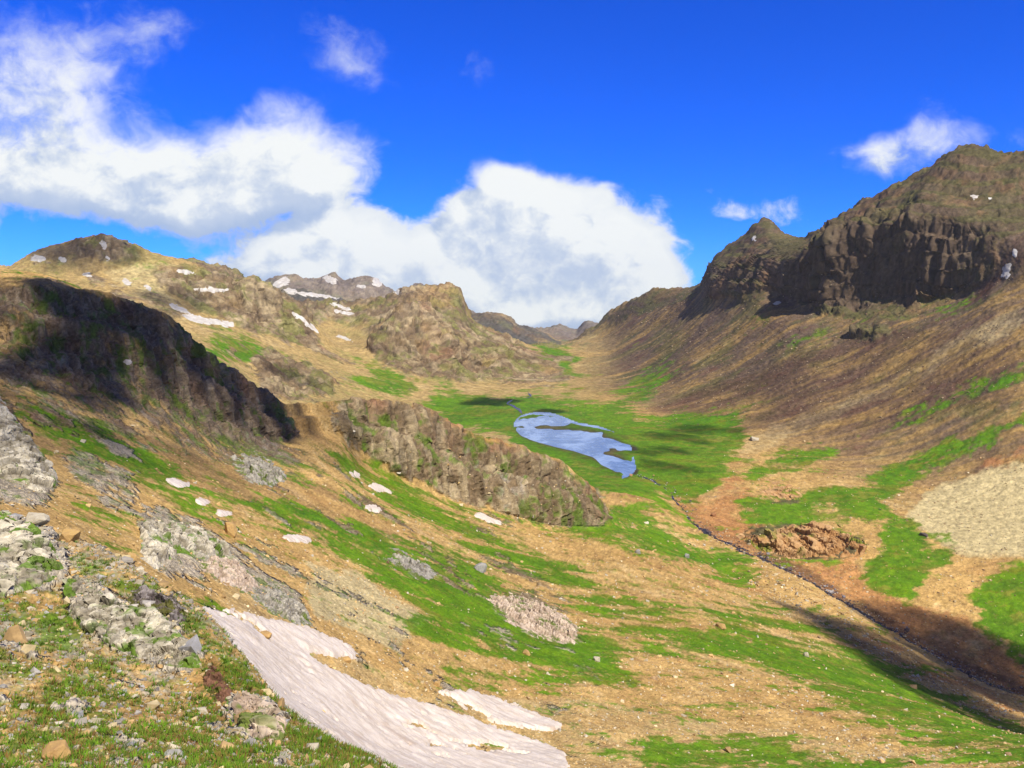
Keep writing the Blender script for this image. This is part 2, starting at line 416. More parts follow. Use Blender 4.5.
for k in range(1, K):
    LD[k] = np.maximum(LD[k], LD[k - 1] + 0.006)
ZK = E * np.exp(LD)
# rows of each band: as many as it is tall in the picture
inside = (pxs > -60) & (pxs < 1085)
rows_t = [0.0]
band_rows = []
for k in range(K - 1):
    hh = np.abs(E[k + 1] - E[k])[inside] * F_PX
    vis = np.percentile(hh, 96)
    if LINES[k + 1][0] in ('ntrough', 't1', 't3', 't4', 'end'):
        n = 14
    elif LINES[k + 1][0] in ('near',):
        n = 60
    else:
        n = int(np.clip(vis / 1.15, 10, 150))
    band_rows.append(n)
    rows_t += list(k + (np.arange(n) + 1) / n)
rows_t = np.array(rows_t)
NR = len(rows_t)
kk = np.clip(np.floor(rows_t).astype(int), 0, K - 2)
tt = (rows_t - kk)[:, None]


def tangents(Y):
    d = np.diff(Y, axis=0)
    m = np.zeros_like(Y)
    a, b = d[:-1], d[1:]
    with np.errstate(all='ignore'):
        hm = 2 * a * b / (a + b)
    m[1:-1] = np.where(a * b > 0, hm, 0)
    m[0], m[-1] = d[0], d[-1]
    return m


def herm(Y, M):
    return ((2 * tt**3 - 3 * tt**2 + 1) * Y[kk] + (tt**3 - 2 * tt**2 + tt) * M[kk]
            + (-2 * tt**3 + 3 * tt**2) * Y[kk + 1] + (tt**3 - tt**2) * M[kk + 1])


gLD = herm(LD, tangents(LD))
gLD = np.maximum.accumulate(gLD + np.arange(NR)[:, None] * 1e-6, axis=0)
gE = herm(E, tangents(E))
GY = np.exp(gLD)
GX = GY * ss[None, :]
GZ = gE * GY


def sight(x, y, z):
    """World point -> photo pixel."""
    d = y * CP - z * SP
    return 512 + F_PX * x / d, 384 - F_PX * (y * SP + z * CP) / d


PX, PY = sight(GX, GY, GZ)
EXT = (-500, 100, 2000, 900)     # map window in picture coordinates: x0, y0, width, height


def blur(m, r):
    for ax in (0, 1):
        for _ in range(2):
            c = np.cumsum(np.concatenate([np.zeros_like(np.take(m, [0], ax)), m], ax), ax)
            n = m.shape[ax]
            i0, i1 = np.clip(np.arange(n) - r, 0, n), np.clip(np.arange(n) + r + 1, 0, n)
            m = (np.take(c, i1, ax) - np.take(c, i0, ax)) / (i1 - i0).reshape((-1, 1) if ax == 0 else (1, -1))
    return m


def survey(polys, feather=3):
    """Ground-cover outlines as seen from the camera -> a soft map."""
    m = np.zeros((EXT[3], EXT[2]))
    for item in polys:
        wgt, P = (item[0], item[1]) if isinstance(item[0], float) else (1.0, item)
        P = np.array(P, float) - (EXT[0], EXT[1])
        x0, x1 = int(max(P[:, 0].min(), 0)), int(min(P[:, 0].max() + 1, EXT[2]))
        y0, y1 = int(max(P[:, 1].min(), 0)), int(min(P[:, 1].max() + 1, EXT[3]))
        gx, gy = np.meshgrid(np.arange(x0, x1) + .5, np.arange(y0, y1) + .5)
        ins = np.zeros(gx.shape, bool)
        for (ax, ay), (bx, by) in zip(P, np.roll(P, -1, 0)):
            if ay == by:
                continue
            c = (gy > min(ay, by)) & (gy <= max(ay, by)) & (gx < (bx - ax) * (gy - ay) / (by - ay) + ax)
            ins ^= c
        m[y0:y1, x0:x1] = np.where(ins, np.maximum(m[y0:y1, x0:x1], wgt) if wgt > 0 else 0, m[y0:y1, x0:x1])
    return blur(m, feather)


def look(m, px, py):
    x, y = np.clip(px - EXT[0], 0, EXT[2] - 1.01), np.clip(py - EXT[1], 0, EXT[3] - 1.01)
    xi, yi = x.astype(int), y.astype(int)
    fx, fy = x - xi, y - yi
    return ((m[yi, xi] * (1 - fx) + m[yi, xi + 1] * fx) * (1 - fy)
            + (m[yi + 1, xi] * (1 - fx) + m[yi + 1, xi + 1] * fx) * fy)


row_band = rows_t[:, None] + np.zeros((1, NC))
sheet = np.where(row_band <= LN['ntrough'], 0, np.where(row_band <= LN['t1'], 1, 2))
# noises whose grain grows with distance live in log-polar ground coordinates
PS = ss[None, :] + 0 * GY
PV = gLD
PW = GZ / GY


def p2(w, o, gain=.55, seed=0, ridged=False, sx=1.0, sv=1.0):
    return fbm2(PS * sx + 3.1, PV * sv, w, o, gain, seed, ridged)


def p3(w, o, gain=.55, seed=0, ridged=False, sz=1.0):
    return fbm3(PS + 3.1, PV, PW * sz, w, o, gain, seed, ridged)


# warp the lookups so that the outlines come out ragged
wx = p3(.05, 5, 0.65, 31)
wy = p3(.05, 5, 0.65, 57)
QX, QY = PX + wx * 17, PY + wy * 10

M = {}


def cover(name, feather=3, s0=(), s1=(), s2=()):
    out = np.zeros(PX.shape)
    for i, polys in enumerate((s0, s1, s2)):
        if polys:
            sel = sheet == i
            out[sel] = look(survey(polys, feather), QX[sel], QY[sel])
    M[name] = out


cover('rock', 6,
  s0=[[(60, 585), (90, 580), (120, 600), (160, 610), (190, 640), (205, 660), (190, 675), (150, 665), (110, 650), (75, 620)],
      [(0, 515), (50, 535), (70, 560), (55, 585), (0, 590)], [(225, 700), (260, 700), (290, 720), (275, 745), (235, 730)]],
  s1=[(.62, [(-500, 262), (0, 284), (60, 283), (130, 298), (185, 334), (230, 364), (285, 400), (300, 442), (240, 445), (200, 428), (140, 402), (80, 395), (0, 385), (-500, 360)]),
      (.42, [(0, 380), (140, 400), (240, 440), (330, 450), (330, 480), (220, 470), (120, 440), (0, 400)]), [(130, 300), (185, 334), (230, 364), (285, 402), (298, 436), (255, 418), (210, 388), (165, 350), (130, 322)],
      (.68, [(332, 403), (370, 396), (420, 404), (450, 420), (500, 440), (560, 458), (600, 490), (614, 520), (590, 530), (540, 523), (500, 513), (450, 495), (400, 475), (350, 452), (332, 430)]), [(400, 445), (450, 455), (500, 470), (560, 485), (605, 500), (612, 522), (560, 524), (500, 512), (450, 494), (400, 474)], [(345, 408), (400, 412), (450, 432), (500, 450), (560, 466), (560, 476), (500, 462), (450, 446), (400, 432), (345, 425)],
      (.8, [(140, 518), (190, 515), (240, 555), (300, 595), (312, 628), (270, 612), (220, 580), (165, 575), (145, 560)]),
      (.8, [(-100, 390), (0, 395), (30, 440), (60, 485), (50, 505), (0, 505), (-100, 480)]),
      (.8, [(488, 598), (530, 592), (580, 632), (575, 645), (530, 632), (495, 612)]),
      (.7, [(235, 468), (262, 463), (285, 478), (268, 486), (245, 482)]),
      (.5, [(60, 440), (120, 470), (150, 505), (120, 510), (70, 480)]), (.55, [(385, 555), (420, 560), (440, 575), (410, 575)])],
  s2=[[(704, 292), (704, 270), (712, 250), (765, 215), (800, 234), (815, 228), (880, 195), (970, 138), (1100, 150), (1500, 200), (1500, 260), (1024, 225), (995, 235), (1000, 262), (980, 288), (925, 297), (880, 300), (815, 300), (790, 295), (760, 288), (730, 300)],
      [(808, 308), (850, 303), (890, 308), (936, 302), (930, 312), (880, 318), (820, 316)], (.8, [(845, 330), (880, 325), (905, 330), (885, 342), (855, 340)]), (.8, [(735, 300), (760, 296), (770, 302), (740, 308)]),
      (.8, [(590, 335), (610, 312), (640, 293), (700, 286), (700, 300), (650, 310), (620, 325)]),
      (.75, [(0, 262), (90, 236), (130, 243), (150, 255), (130, 262), (90, 258), (30, 262)]),
      [(150, 270), (190, 268), (245, 276), (262, 280), (292, 304), (335, 345), (290, 345), (250, 332), (210, 322), (190, 300), (165, 290)],
      [(248, 358), (270, 352), (300, 360), (335, 378), (335, 395), (290, 402), (262, 392)],
      [(368, 352), (385, 320), (398, 303), (430, 301), (445, 325), (500, 342), (562, 365), (575, 380), (520, 386), (490, 378), (455, 380), (400, 372)],
      [(400, 290), (460, 288), (478, 318), (500, 335), (460, 330), (440, 312), (405, 305)],
      (.8, [(465, 315), (500, 310), (520, 325), (560, 342), (520, 345), (480, 335)]),
      (.7, [(240, 300), (262, 276), (400, 276), (450, 290), (440, 300), (380, 330), (300, 320)]),
      (.7, [(540, 345), (545, 325), (600, 318), (610, 330), (590, 345)]),
      (.8, [(735, 540), (760, 532), (800, 528), (850, 535), (868, 545), (850, 560), (790, 558), (750, 550)]),
      (.7, [(760, 490), (800, 488), (800, 500), (765, 500)])])
cover('cliff', 6,
  s1=[(.8, [(-500, 262), (0, 284), (60, 283), (130, 298), (185, 334), (230, 364), (285, 400), (300, 442), (240, 445), (200, 428), (140, 402), (80, 395), (0, 385), (-500, 360)]),
      (.75, [(332, 403), (370, 396), (420, 404), (450, 420), (500, 440), (555, 458), (575, 490), (580, 526), (540, 523), (500, 513), (450, 495), (400, 475), (350, 452), (332, 430)]), (.35, [(570, 470), (600, 490), (614, 520), (590, 530), (570, 526)])],
  s2=[[(738, 292), (745, 268), (800, 258), (830, 225), (870, 215), (930, 222), (985, 230), (992, 262), (960, 298), (900, 300), (840, 302), (800, 300), (760, 294)], [(808, 308), (850, 303), (890, 308), (936, 302), (930, 312), (880, 318), (820, 316)], [(850, 330), (880, 328), (900, 332), (880, 341), (855, 338)],
      (.6, [(704, 290), (710, 252), (735, 248), (770, 262), (760, 285), (720, 292)]), (.7, [(165, 285), (190, 268), (260, 278), (290, 304), (330, 345), (280, 335), (200, 318)]),
      (.8, [(248, 358), (270, 352), (300, 360), (335, 378), (335, 395), (290, 402), (262, 392)]),
      (.7, [(240, 300), (262, 270), (400, 272), (450, 288), (440, 305), (300, 315)]), (.5, [(60, 242), (110, 236), (150, 255), (100, 262)]), (.7, [(400, 292), (460, 288), (475, 325), (440, 312)]), (.8, [(465, 315), (500, 310), (560, 340), (520, 345), (480, 335)]),
      (.9, [(366, 352), (392, 318), (430, 305), (458, 345), (520, 355), (520, 372), (455, 380), (400, 372)]), (.7, [(735, 540), (868, 530), (868, 560), (750, 560)])])
cover('grass', 9,
  s0=[(.7, [(-500, 480), (60, 580), (200, 690), (330, 760), (450, 900), (-500, 1000)]),
      [(60, 550), (110, 555), (160, 585), (205, 615), (190, 640), (150, 610), (100, 595), (75, 575)],
      [(175, 635), (215, 620), (245, 650), (272, 690), (255, 700), (215, 690), (190, 670)],
      [(270, 690), (400, 768), (420, 790), (330, 780), (250, 720)]],
  s1=[[(15, 395), (60, 405), (110, 425), (170, 462), (205, 488), (285, 520), (250, 532), (200, 520), (150, 495), (80, 452), (20, 420)],
      (.75, [(55, 490), (110, 500), (150, 545), (120, 555), (60, 520)]), (.8, [(0, 268), (90, 282), (130, 302), (150, 308), (90, 296), (0, 284)]),
      [(130, 345), (190, 385), (250, 430), (320, 470), (300, 478), (230, 455), (170, 415), (120, 370)],
      [(255, 497), (300, 502), (380, 530), (470, 560), (520, 600), (600, 640), (645, 690), (600, 695), (560, 680), (480, 655), (420, 640), (395, 600), (350, 562), (290, 535)],
      [(330, 440), (370, 455), (420, 490), (450, 515), (420, 525), (370, 500), (340, 470)],
      [(375, 475), (470, 520), (580, 575), (640, 610), (600, 610), (500, 560), (400, 510)],
      [(545, 522), (612, 515), (640, 525), (700, 545), (770, 582), (745, 592), (680, 562), (600, 542)],
      (.75, [(600, 585), (680, 600), (740, 660), (650, 650), (600, 620)]),
      [(700, 602), (760, 604), (850, 640), (920, 690), (1024, 725), (1200, 780), (1024, 785), (900, 735), (800, 685), (720, 645)],
      (.75, [(640, 730), (760, 732), (900, 760), (960, 790), (640, 790)]),
      (.7, [(430, 665), (480, 675), (520, 695), (450, 690)]), (.7, [(800, 690), (860, 700), (930, 730), (860, 730)]),
      (.7, [(160, 585), (220, 600), (300, 640), (240, 630)])],
  s2=[[(425, 398), (520, 396), (580, 404), (612, 416), (640, 422), (700, 415), (745, 415), (742, 440), (732, 462), (716, 492), (675, 490), (640, 478), (700, 542), (640, 530), (590, 500), (560, 470), (500, 430), (440, 420)],
      (.9, [(520, 345), (572, 345), (575, 366), (590, 372), (570, 380), (540, 362), (528, 356)]),
      [(598, 405), (640, 382), (668, 378), (655, 398), (612, 412)],
      [(735, 468), (780, 455), (852, 443), (845, 460), (790, 474), (740, 486)],
      [(735, 500), (800, 492), (870, 478), (960, 438), (1024, 408), (1200, 380), (1200, 400), (1024, 425), (960, 458), (905, 488), (880, 520), (820, 510), (790, 512), (850, 535), (830, 540), (740, 520)],
      [(890, 515), (915, 518), (925, 550), (930, 590), (908, 606), (858, 575), (885, 545)],
      [(928, 543), (962, 545), (955, 565), (932, 578)],
      [(1100, 545), (1024, 562), (968, 590), (975, 628), (1024, 662), (1100, 700)],
      [(205, 334), (240, 336), (272, 350), (255, 366), (215, 360)], [(262, 345), (320, 370), (345, 390), (300, 372), (262, 352)],
      [(360, 362), (400, 374), (432, 392), (400, 394), (372, 382)], (.6, [(430, 378), (480, 380), (440, 390)]),
      (.8, [(712, 426), (745, 405), (775, 391), (768, 405), (738, 426)]), (.75, [(875, 428), (960, 390), (1024, 362), (1100, 340), (1100, 365), (1024, 385), (950, 412), (900, 432)]), (.7, [(640, 372), (690, 350), (700, 355), (650, 380)]), (.65, [(780, 350), (840, 322), (850, 332), (790, 362)]),
      (.9, [(735, 332), (772, 304), (780, 308), (752, 335)]), (.6, [(820, 300), (850, 290), (990, 300), (960, 314), (850, 325)]),
      (.6, [(640, 470), (720, 470), (700, 520)]), (.6, [(480, 340), (560, 372), (520, 380), (480, 360)]),
      (.55, [(735, 545), (860, 560), (840, 575), (780, 568)])])
cover('orange', 4,
  s2=[[(655, 483), (700, 488), (735, 492), (770, 500), (750, 515), (770, 532), (800, 545), (860, 560), (900, 605), (960, 610), (1024, 660), (1100, 700), (1100, 760), (1024, 720), (930, 675), (830, 618), (750, 573), (700, 538)],
      (.75, [(725, 450), (745, 440), (740, 480), (760, 500), (720, 500)]), (.9, [(735, 540), (760, 530), (868, 540), (860, 560), (790, 558)]),
      (.6, [(970, 470), (1024, 445), (1200, 440), (1200, 470), (1024, 475)]), (.5, [(500, 392), (560, 385), (640, 372), (560, 396)])],
  s1=[(.8, [(640, 545), (740, 580), (800, 610), (900, 650), (1024, 705), (1200, 770), (1024, 722), (900, 672), (800, 612), (720, 592)]),
      (.7, [(430, 420), (480, 438), (560, 460), (600, 480), (540, 462), (460, 440)]), (.7, [(560, 515), (590, 515), (590, 528), (560, 526)])])
cover('pale', 3,
  s2=[[(905, 512), (938, 486), (1024, 462), (1200, 440), (1200, 530), (1024, 556), (965, 556), (928, 538)],
      (.5, [(660, 470), (760, 430), (860, 390), (1024, 300), (1024, 330), (900, 395), (800, 440), (740, 465)]),
      (.6, [(100, 270), (170, 262), (230, 285), (170, 290), (200, 330), (130, 300)])],
  s1=[(.9, [(300, 560), (360, 575), (430, 620), (400, 650), (320, 620)]), (.5, [(200, 555), (300, 620), (420, 690), (600, 700), (1024, 768), (300, 790)])])
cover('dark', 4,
  s2=[(.9, [(640, 425), (690, 424), (745, 425), (752, 430), (700, 434)]), (.6, [(830, 345), (900, 325), (1024, 340), (1024, 400), (900, 430), (800, 440), (700, 430), (640, 410)]),  # first patch, by the lake, darkens the ground for the cloud's shadow
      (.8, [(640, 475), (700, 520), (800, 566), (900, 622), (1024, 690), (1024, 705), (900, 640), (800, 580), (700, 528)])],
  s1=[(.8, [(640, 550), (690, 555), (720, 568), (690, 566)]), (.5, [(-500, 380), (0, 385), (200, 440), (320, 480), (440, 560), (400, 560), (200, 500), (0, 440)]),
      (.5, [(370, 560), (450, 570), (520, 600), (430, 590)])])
# the lake, sunk into the plain
LAKE = [(514, 426), (527, 429), (545, 430), (562, 431), (580, 432), (592, 434), (605, 434), (600, 438), (613, 440), (622, 444), (635, 447), (640, 450), (623, 450.5), (604, 452), (602, 455), (613, 457), (622, 461), (631, 464), (627, 467), (638, 471), (637, 475), (617, 473), (603, 466), (594, 458), (577, 452), (556, 447), (535, 441), (521, 435)]
LAKE_B = [(514, 425), (523, 421.5), (545, 418.5), (556, 421), (571, 424), (564, 427.4), (545, 426.2), (528, 427)]
LAKE_I = [(0.0, [(x - w, y - .9), (x + w, y - .5), (x + w, y + 1.1), (x - w, y + .7)]) for x, y, w in ((582, 438.5, 17), (543, 428.2, 30), (604, 444.0, 9), (560, 434.0, 8), (612, 449.0, 6))]
lake_m = np.zeros(PX.shape)
selL = sheet == 2
lake_m[selL] = look(survey([LAKE, LAKE_B] + LAKE_I, 1), PX[selL], PY[selL])

rock = np.clip(M['rock'], 0, 1)
# --- displacement along the normal
def grid_normals(X, Y, Z):
    ax = [np.gradient(a, axis=1) for a in (X, Y, Z)]
    ay = [np.gradient(a, axis=0) for a in (X, Y, Z)]
    n = np.stack([ax[1] * ay[2] - ax[2] * ay[1], ax[2] * ay[0] - ax[0] * ay[2], ax[0] * ay[1] - ax[1] * ay[0]])
    n /= np.linalg.norm(n, axis=0) + 1e-12
    return n


nrm = grid_normals(GX, GY, GZ)
nrm = np.where(nrm[2] < 0, -nrm, nrm)
flat = sstep(row_band, LN['t1'] + .4, LN['s'] - .2) * (1 - sstep(row_band, LN['b2'] - .3, LN['c'])) \
    * sstep(PX, 410, 440) * (1 - sstep(PX + (460 - PY) * 0.2, 690, 760))
flat = np.maximum(flat, (sheet == 1) * sstep(row_band, LN['r1'] - .6, LN['r1b']) * sstep(PX, 615, 680) * .9)
mid = p3(.05, 4, .6, 73)
fine = p3(.011, 3, .7, 71)
crag = p3(.035, 5, .6, 113, True)
left1 = (sheet == 1)
right2 = (sheet == 2) * sstep(PX, 545, 640)
# scattered outcrops besides the surveyed ones
stray = sstep(p3(.07, 4, .6, 117) + .35 * crag, .32, .55)
stray = stray * np.where(sheet == 0, .55, np.where(left1, .62 * (1 - .75 * sstep(PX, 420, 700)), right2 * .25 * sstep(-PY, -420, -330) + (1 - right2) * .50)) * (1 - flat)
rock = np.maximum(rock, stray)
ledgy = np.clip(.62 + .9 * p3(.06, 3, .55, 181), .15, 1.15)
rug = np.where(right2 > .5, ledgy, 1) * (1 - .18 * (sheet == 2) * (1 - right2) - .38 * sstep(GY, 2700, 4200)) * (.30 + .70 * np.clip(np.where(sheet == 0, .5, M['cliff']), 0, 1)) * sstep(rock + 0.30 * mid + .15 * crag, 0.35, 0.75)
base = p2(.26, 6, .5, 3)
ridg = p3(.085, 7, .56, 9, True, .7)
ridg2 = p3(.03, 5, .6, 19, True, .8)
flute = p2(.016, 4, .6, 23, True, 1.0, .6)
disp = GY * .0045 * base * (1 - .7 * sstep(GY, 2700, 4500)) * (1 - flat * .93) * (1 - .5 * rug) * (1 - .6 * right2)
butt = p2(.075, 3, .5, 29, True)
disp += rug * GY * np.where(sheet == 0, .012, np.where(left1, .0075, .018)) * (ridg - .22)
disp += rug * GY * (.0060 * ridg2 + np.where(right2 > .5, .002, .0045) * flute) + rug * right2 * GY * .019 * (butt - .15)
rub = p2(.011, 4, .65, 77)
disp += (1 - rug) * GY * 0.0012 * rub * (1 - flat * .85) * np.where(sheet == 0, 3.0, 1.0)
lump = p2(.045, 4, .55, 79)
disp += GY * .00095 * p3(.0042, 3, .75, 151) * (1 - flat * .6)
disp += (1 - rug) * GY * .0022 * lump * (1 - flat * .9) * (sheet < 2)
rightside = right2 * sstep(row_band, LN['b'], LN['c']) * (1 - rug)
gul = fbm2(GX * 0.10 + GZ * 0.25, GY, 42.0, 4, 0.55, 41, True)
disp += rightside * .9 * gul
fur = fbm2(PS * .77 - PV * .64 + 9, (PS * .64 + PV * .77) * .14, .05, 4, .6, 43, True)
disp += (left1 * (1 - rug)) * GY * .0022 * fur
# joints and columns: blocks of rock with gaps between them
VR = np.zeros(PX.shape)
VI = np.zeros(PX.shape)
selr = (rug > .12) & (pxs > -60)[None, :] & (pxs < 1085)[None, :]
side_ = right2[selr] > .5
for kq, (w_, zl, zr, al, ar_) in enumerate(((.030, .16, .60, .0032, .0056), (.011, .25, .42, .0042, .0058))):
    z_, a_ = np.where(side_, zr, zl), np.where(side_, ar_, al)
    jit = .7 * w_ * p2(w_ * 1.5, 2, .5, 131)[selr]
    rid, q1, q2, tl = voro3((PS[selr] + jit) / w_, (PV[selr] + jit) / (w_ * 1.3), PW[selr] * z_ / w_, 5 + kq)
    gap = sstep(q2 - q1, 0, .22)
    disp[selr] += rug[selr] * GY[selr] * a_ * ((rid - .5) * .7 + tl * 2.2 + gap * .35 - .3)
    VI[selr] += (rid - .5) * (1.0 if kq else .7)
    VR[selr] += (1 - gap) * .5
# beds of rock: benches at regular heights
bed = np.where(sheet == 0, .8, np.where(left1, 5.5, np.where(PX > 560, 36.0, 20.0)))
sw = (GZ + bed * 1.1 * p2(.12, 3, .5, 91)) / bed
sw = sw - np.floor(sw)
GZ2 = GZ + rug * (sheet > 0) * bed * (.5 + .25 * right2) * (sstep(sw, 0.5, .98) - sw)
# broken crest lines
for ln_, am in (('d2', .0050), ('d1', .0028), ('h', .0034), ('g', .0024), ('r1', .0022)):
    jag = p2(.018, 4, .6, 201 + len(ln_), True, 1.0, .5) + .7 * p2(.05, 3, .6, 211, True)
    GZ2 = GZ2 + GY * am * (jag - .35) * np.exp(-((row_band - LN[ln_]) / .35) ** 2)
X = GX + nrm[0] * disp
Y = GY + nrm[1] * disp
Z = GZ2 + nrm[2] * disp - lake_m * 3.0
# water level
LAKE_Z = -250.0 * 1.0
_a = np.array(LAKE)
_u, _v = elev(_a[:, 0].mean(), _a[:, 1].mean())
sel = lake_m > 0.6
LAKE_Z = float(np.median((GZ)[sel]))
near_lake = np.zeros(PX.shape)
near_lake[selL] = look(survey([LAKE, LAKE_B], 9), PX[selL], PY[selL])
wgt = np.clip(near_lake * 2.2, 0, 1)
Z = Z * (1 - wgt) + (LAKE_Z + 1.5 + 0.25 * base - lake_m * 3.6) * wgt

# --- base colours (albedo)
def mixc(c, m, k):
    m = np.clip(m, 0, 1)[..., None]
    return c * (1 - m) + np.array(k) * m


def vary(seed, w=.06, o=5):
    return p3(w, o, .6, seed)


# streaks that follow the fall lines
sL = fbm2(PS * .77 - PV * .64 + 9, (PS * .64 + PV * .77) * .15, .05, 6, .66, 61)
sR = fbm2(GX * .10 + GZ * .22, GY * 1.0, 60.0, 6, .66, 67) * .8 + fbm2(GX * .08 + GZ * .18, GY * 1.0, 14.0, 4, .7, 69) * .6
streak = np.where(left1, sL, sR * right2 + vary(63) * (1 - right2))
C = np.zeros(PX.shape + (3,))
tan = np.array([.44, .285, .105])
C[:] = tan
C = mixc(C, sstep(mid + fine * .5, -.2, .7) * .6, (.30, .165, .060))
C = mixc(C, sstep(-mid + fine * .6, .1, .8) * .6, (.50, .37, .19))
# right slope: purplish brown talus with tan runs
lm = (sheet == 2) * (1 - right2)
rs = right2 * sstep(row_band, LN['b'] - .5, LN['c'])
gf0 = p3(.018, 5, .72, 161)
upper = rs * sstep(streak + mid * .5 + 0.10, -.35, .3)
C = mixc(C, upper * .88, (.165, .120, .098))
C = mixc(C, rs * sstep(mid + streak * .6, .15, .6) * .6, (.20, .085, .055))
C = mixc(C, rs * sstep(-mid + streak * .5 + gf0 * .4, .05, .5) * .6, (.115, .125, .035))
C *= (1 - .36 * rs - .12 * lm)[..., None]
lm = (sheet == 2) * (1 - right2)
C = mixc(C, lm * sstep(mid + .5 * fine + .3 * streak, -.15, .5) * .65, (.16, .17, .040))
C = mixc(C, lm * .5, (.33, .255, .12))
C = mixc(C, M['pale'] * sstep(M['pale'] + mid * .3 + fine * .2, .3, .7), (.44, .36, .19))
gf = p3(.018, 5, .72, 161)
C = mixc(C, sstep(M['orange'] * .85 + mid * .6 + gf * .5 + fine * .3, .40, .85) * .75, (.36, .165, .065))
C = mixc(C, M['orange'] * sstep(-gf + fine * .4, .1, .6) * .5, (.20, .10, .055))
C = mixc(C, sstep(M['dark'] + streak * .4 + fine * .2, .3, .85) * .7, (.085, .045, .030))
gf = p3(.018, 5, .72, 161)
g = M['grass'] * np.where(sheet == 2, 1.0, .56) + streak * np.where(left1, .55, .34) + fine * .35 + mid * .30 + gf * .42
sl2 = fbm2(PS * .77 - PV * .64 + 4, (PS * .64 + PV * .77) * .13, .018, 5, .7, 163)
g = g + left1 * sl2 * .45
lowslope = left1 * (.13 + .14 * sstep(PX, 300, 600)) + lm * .12
g = sstep(g + lowslope, .36, .66)
grassc = mixc(np.zeros_like(C) + np.array([.055, .165, .002]), sstep(mid + gf * .7, -.2, .6), (.10, .22, .004))
grassc = mixc(grassc, sstep(-streak + fine * .5 + gf * .4, .0, .6) * .75, (.125, .135, .012))
grassc = mixc(grassc, sstep(gf + fine * .6 - mid * .5, .05, .5) * .6, (.17, .16, .025))
grassc = mixc(grassc, sstep(p3(.03, 4, .65, 191) + fine * .4, .15, .6) * .6, (.035, .10, .004))
C = C * (1 - g[..., None] * .93) + grassc * g[..., None] * .93
# wet dark earth along the foot of the streaks
C = mixc(C, left1 * sstep(-sl2 + fine * .4, .25, .8) * (1 - g) * .6, (.19, .10, .045))
# near slope: moss, turf and rust over rubble
n0 = (sheet == 0) * 1.0
tn = p3(.08, 6, .65, 81)
C = mixc(C, n0 * sstep(tn, .0, .5) * .75, (.17, .075, .028))
C = mixc(C, n0 * sstep(-tn + fine * .4, .0, .4) * .85, (.33, .29, .22))
C = mixc(C, n0 * sstep(vary(83, .05, 5) + M['grass'] * .35, .22, .6) * .85, (.10, .17, .015))
# bare rock
blue_far = (PX < 562) * sstep(GY, 3650, 3850) * (1 - sstep(GY, 5000, 5200))
rr = sstep(rock + .15 * crag + fine * .25 + mid * .30, .36, .62)
steep = 1 - sstep(nrm[2], .3, .8)
rk = mixc(np.zeros_like(C) + np.array([.20, .142, .082]), sstep(VI + fine * .6 + mid * .4, -.3, .6), (.37, .29, .175))
rk = mixc(rk, sstep(vary(87), .1, .6) * .6, (.26, .125, .075))
rk = mixc(rk, sstep(flute + fine, .3, 1.2) * .5, (.10, .075, .060))
rk = mixc(rk, right2 * .8, (.095, .066, .047))
rk = mixc(rk, (sheet == 0) * .75, (.52, .47, .38))
rk = mixc(rk, ((sheet == 1) & (GY < 300) & (PY > 440)) * .7, (.46, .40, .30))
rk = mixc(rk, ((sheet == 1) & (PX < 330) & (GY > 250)) * .40, (.16, .11, .09))
rk = mixc(rk, sstep(fine + mid, .45, 1.0) * (sheet == 1) * .5, (.40, .36, .32))
strat = np.sin(GZ / 9.0 + 3 * p2(.1, 2, .5, 193)) + .6 * np.sin(GZ / 4.1 + 1.0)
rk = mixc(rk, (sheet == 2) * sstep(strat + fine, -.2, 1.2) * .45, (.10, .07, .05))
# turf on the ledges
ledge = sstep(-ridg * .6 + mid * .5 + fine * .3 + nrm[2] * .5, .25, .75)
rk = mixc(rk, sstep(VR + fine * .2, .3, .8) * .35, (.07, .05, .035))  # joints between blocks: crevice shade put into the rock colour
turf = sstep(p3(.03, 5, .68, 141) + fine * .45 + mid * .25, .02, .35)
lowridge = left1 * sstep(-PX, -345, -315)
rk = mixc(rk, np.clip(turf * left1 * (.88 - .1 * lowridge) * (1 - .3 * VR), 0, 1), (.085, .15, .010))
rk = mixc(rk, lm * turf * .6, (.15, .165, .035))
rk = mixc(rk, lm * sstep(p3(.05, 4, .6, 145), .1, .5) * .5, (.36, .24, .10))
rk = mixc(rk, right2 * sstep(nrm[2] - .35 * (sw > .5) + mid * .3, .35, .7) * .5, (.085, .095, .025))
rk = mixc(rk, right2 * turf * sstep(p3(.09, 4, .6, 143), -.1, .3) * .45, (.09, .095, .025))
rk = mixc(rk, right2 * sstep(p3(.06, 4, .6, 147) + VI * .4, .1, .5) * .6, (.19, .11, .06))
C = C * (1 - rr[..., None]) + rk * rr[..., None]
crest = left1 * np.exp(-((row_band - LN['r1']) / .16) ** 2) * sstep(PX, 395, 430) * sstep(-PX, -612, -600)
C = mixc(C, crest * sstep(mid + gf, -.4, .3) * .8, (.44, .23, .085))
far = sstep(GY, 5000, 6000)
C = mixc(C, far * .6, (.17, .15, .15))
C = mixc(C, blue_far * sstep(mid + gf * .5, -.6, .3) * .85, (.075, .075, .075))
C = mixc(C, far * sstep(p3(.02, 5, .7, 171), .15, .5) * .5, (.30, .22, .15))
C = mixc(C, sstep(near_lake + fine * .25 + gf * .2, .12, .42) * .75, (.055, .085, .012))
C = mixc(C, sstep(near_lake + gf * .3, .35, .6) * .6, (.13, .085, .045))
C = mixc(C, lake_m * 2, (.06, .05, .035))
C *= np.clip(1 + .26 * fine + .68 * p3(.0036, 3, .8, 153) * (1 - .3 * g), .3, 2.0)[..., None]
C = np.clip(C, .01, .85)

nrm2 = grid_normals(X, Y, Z)
flip = np.mean(nrm2[2]) < 0
if flip:
    nrm2 = -nrm2


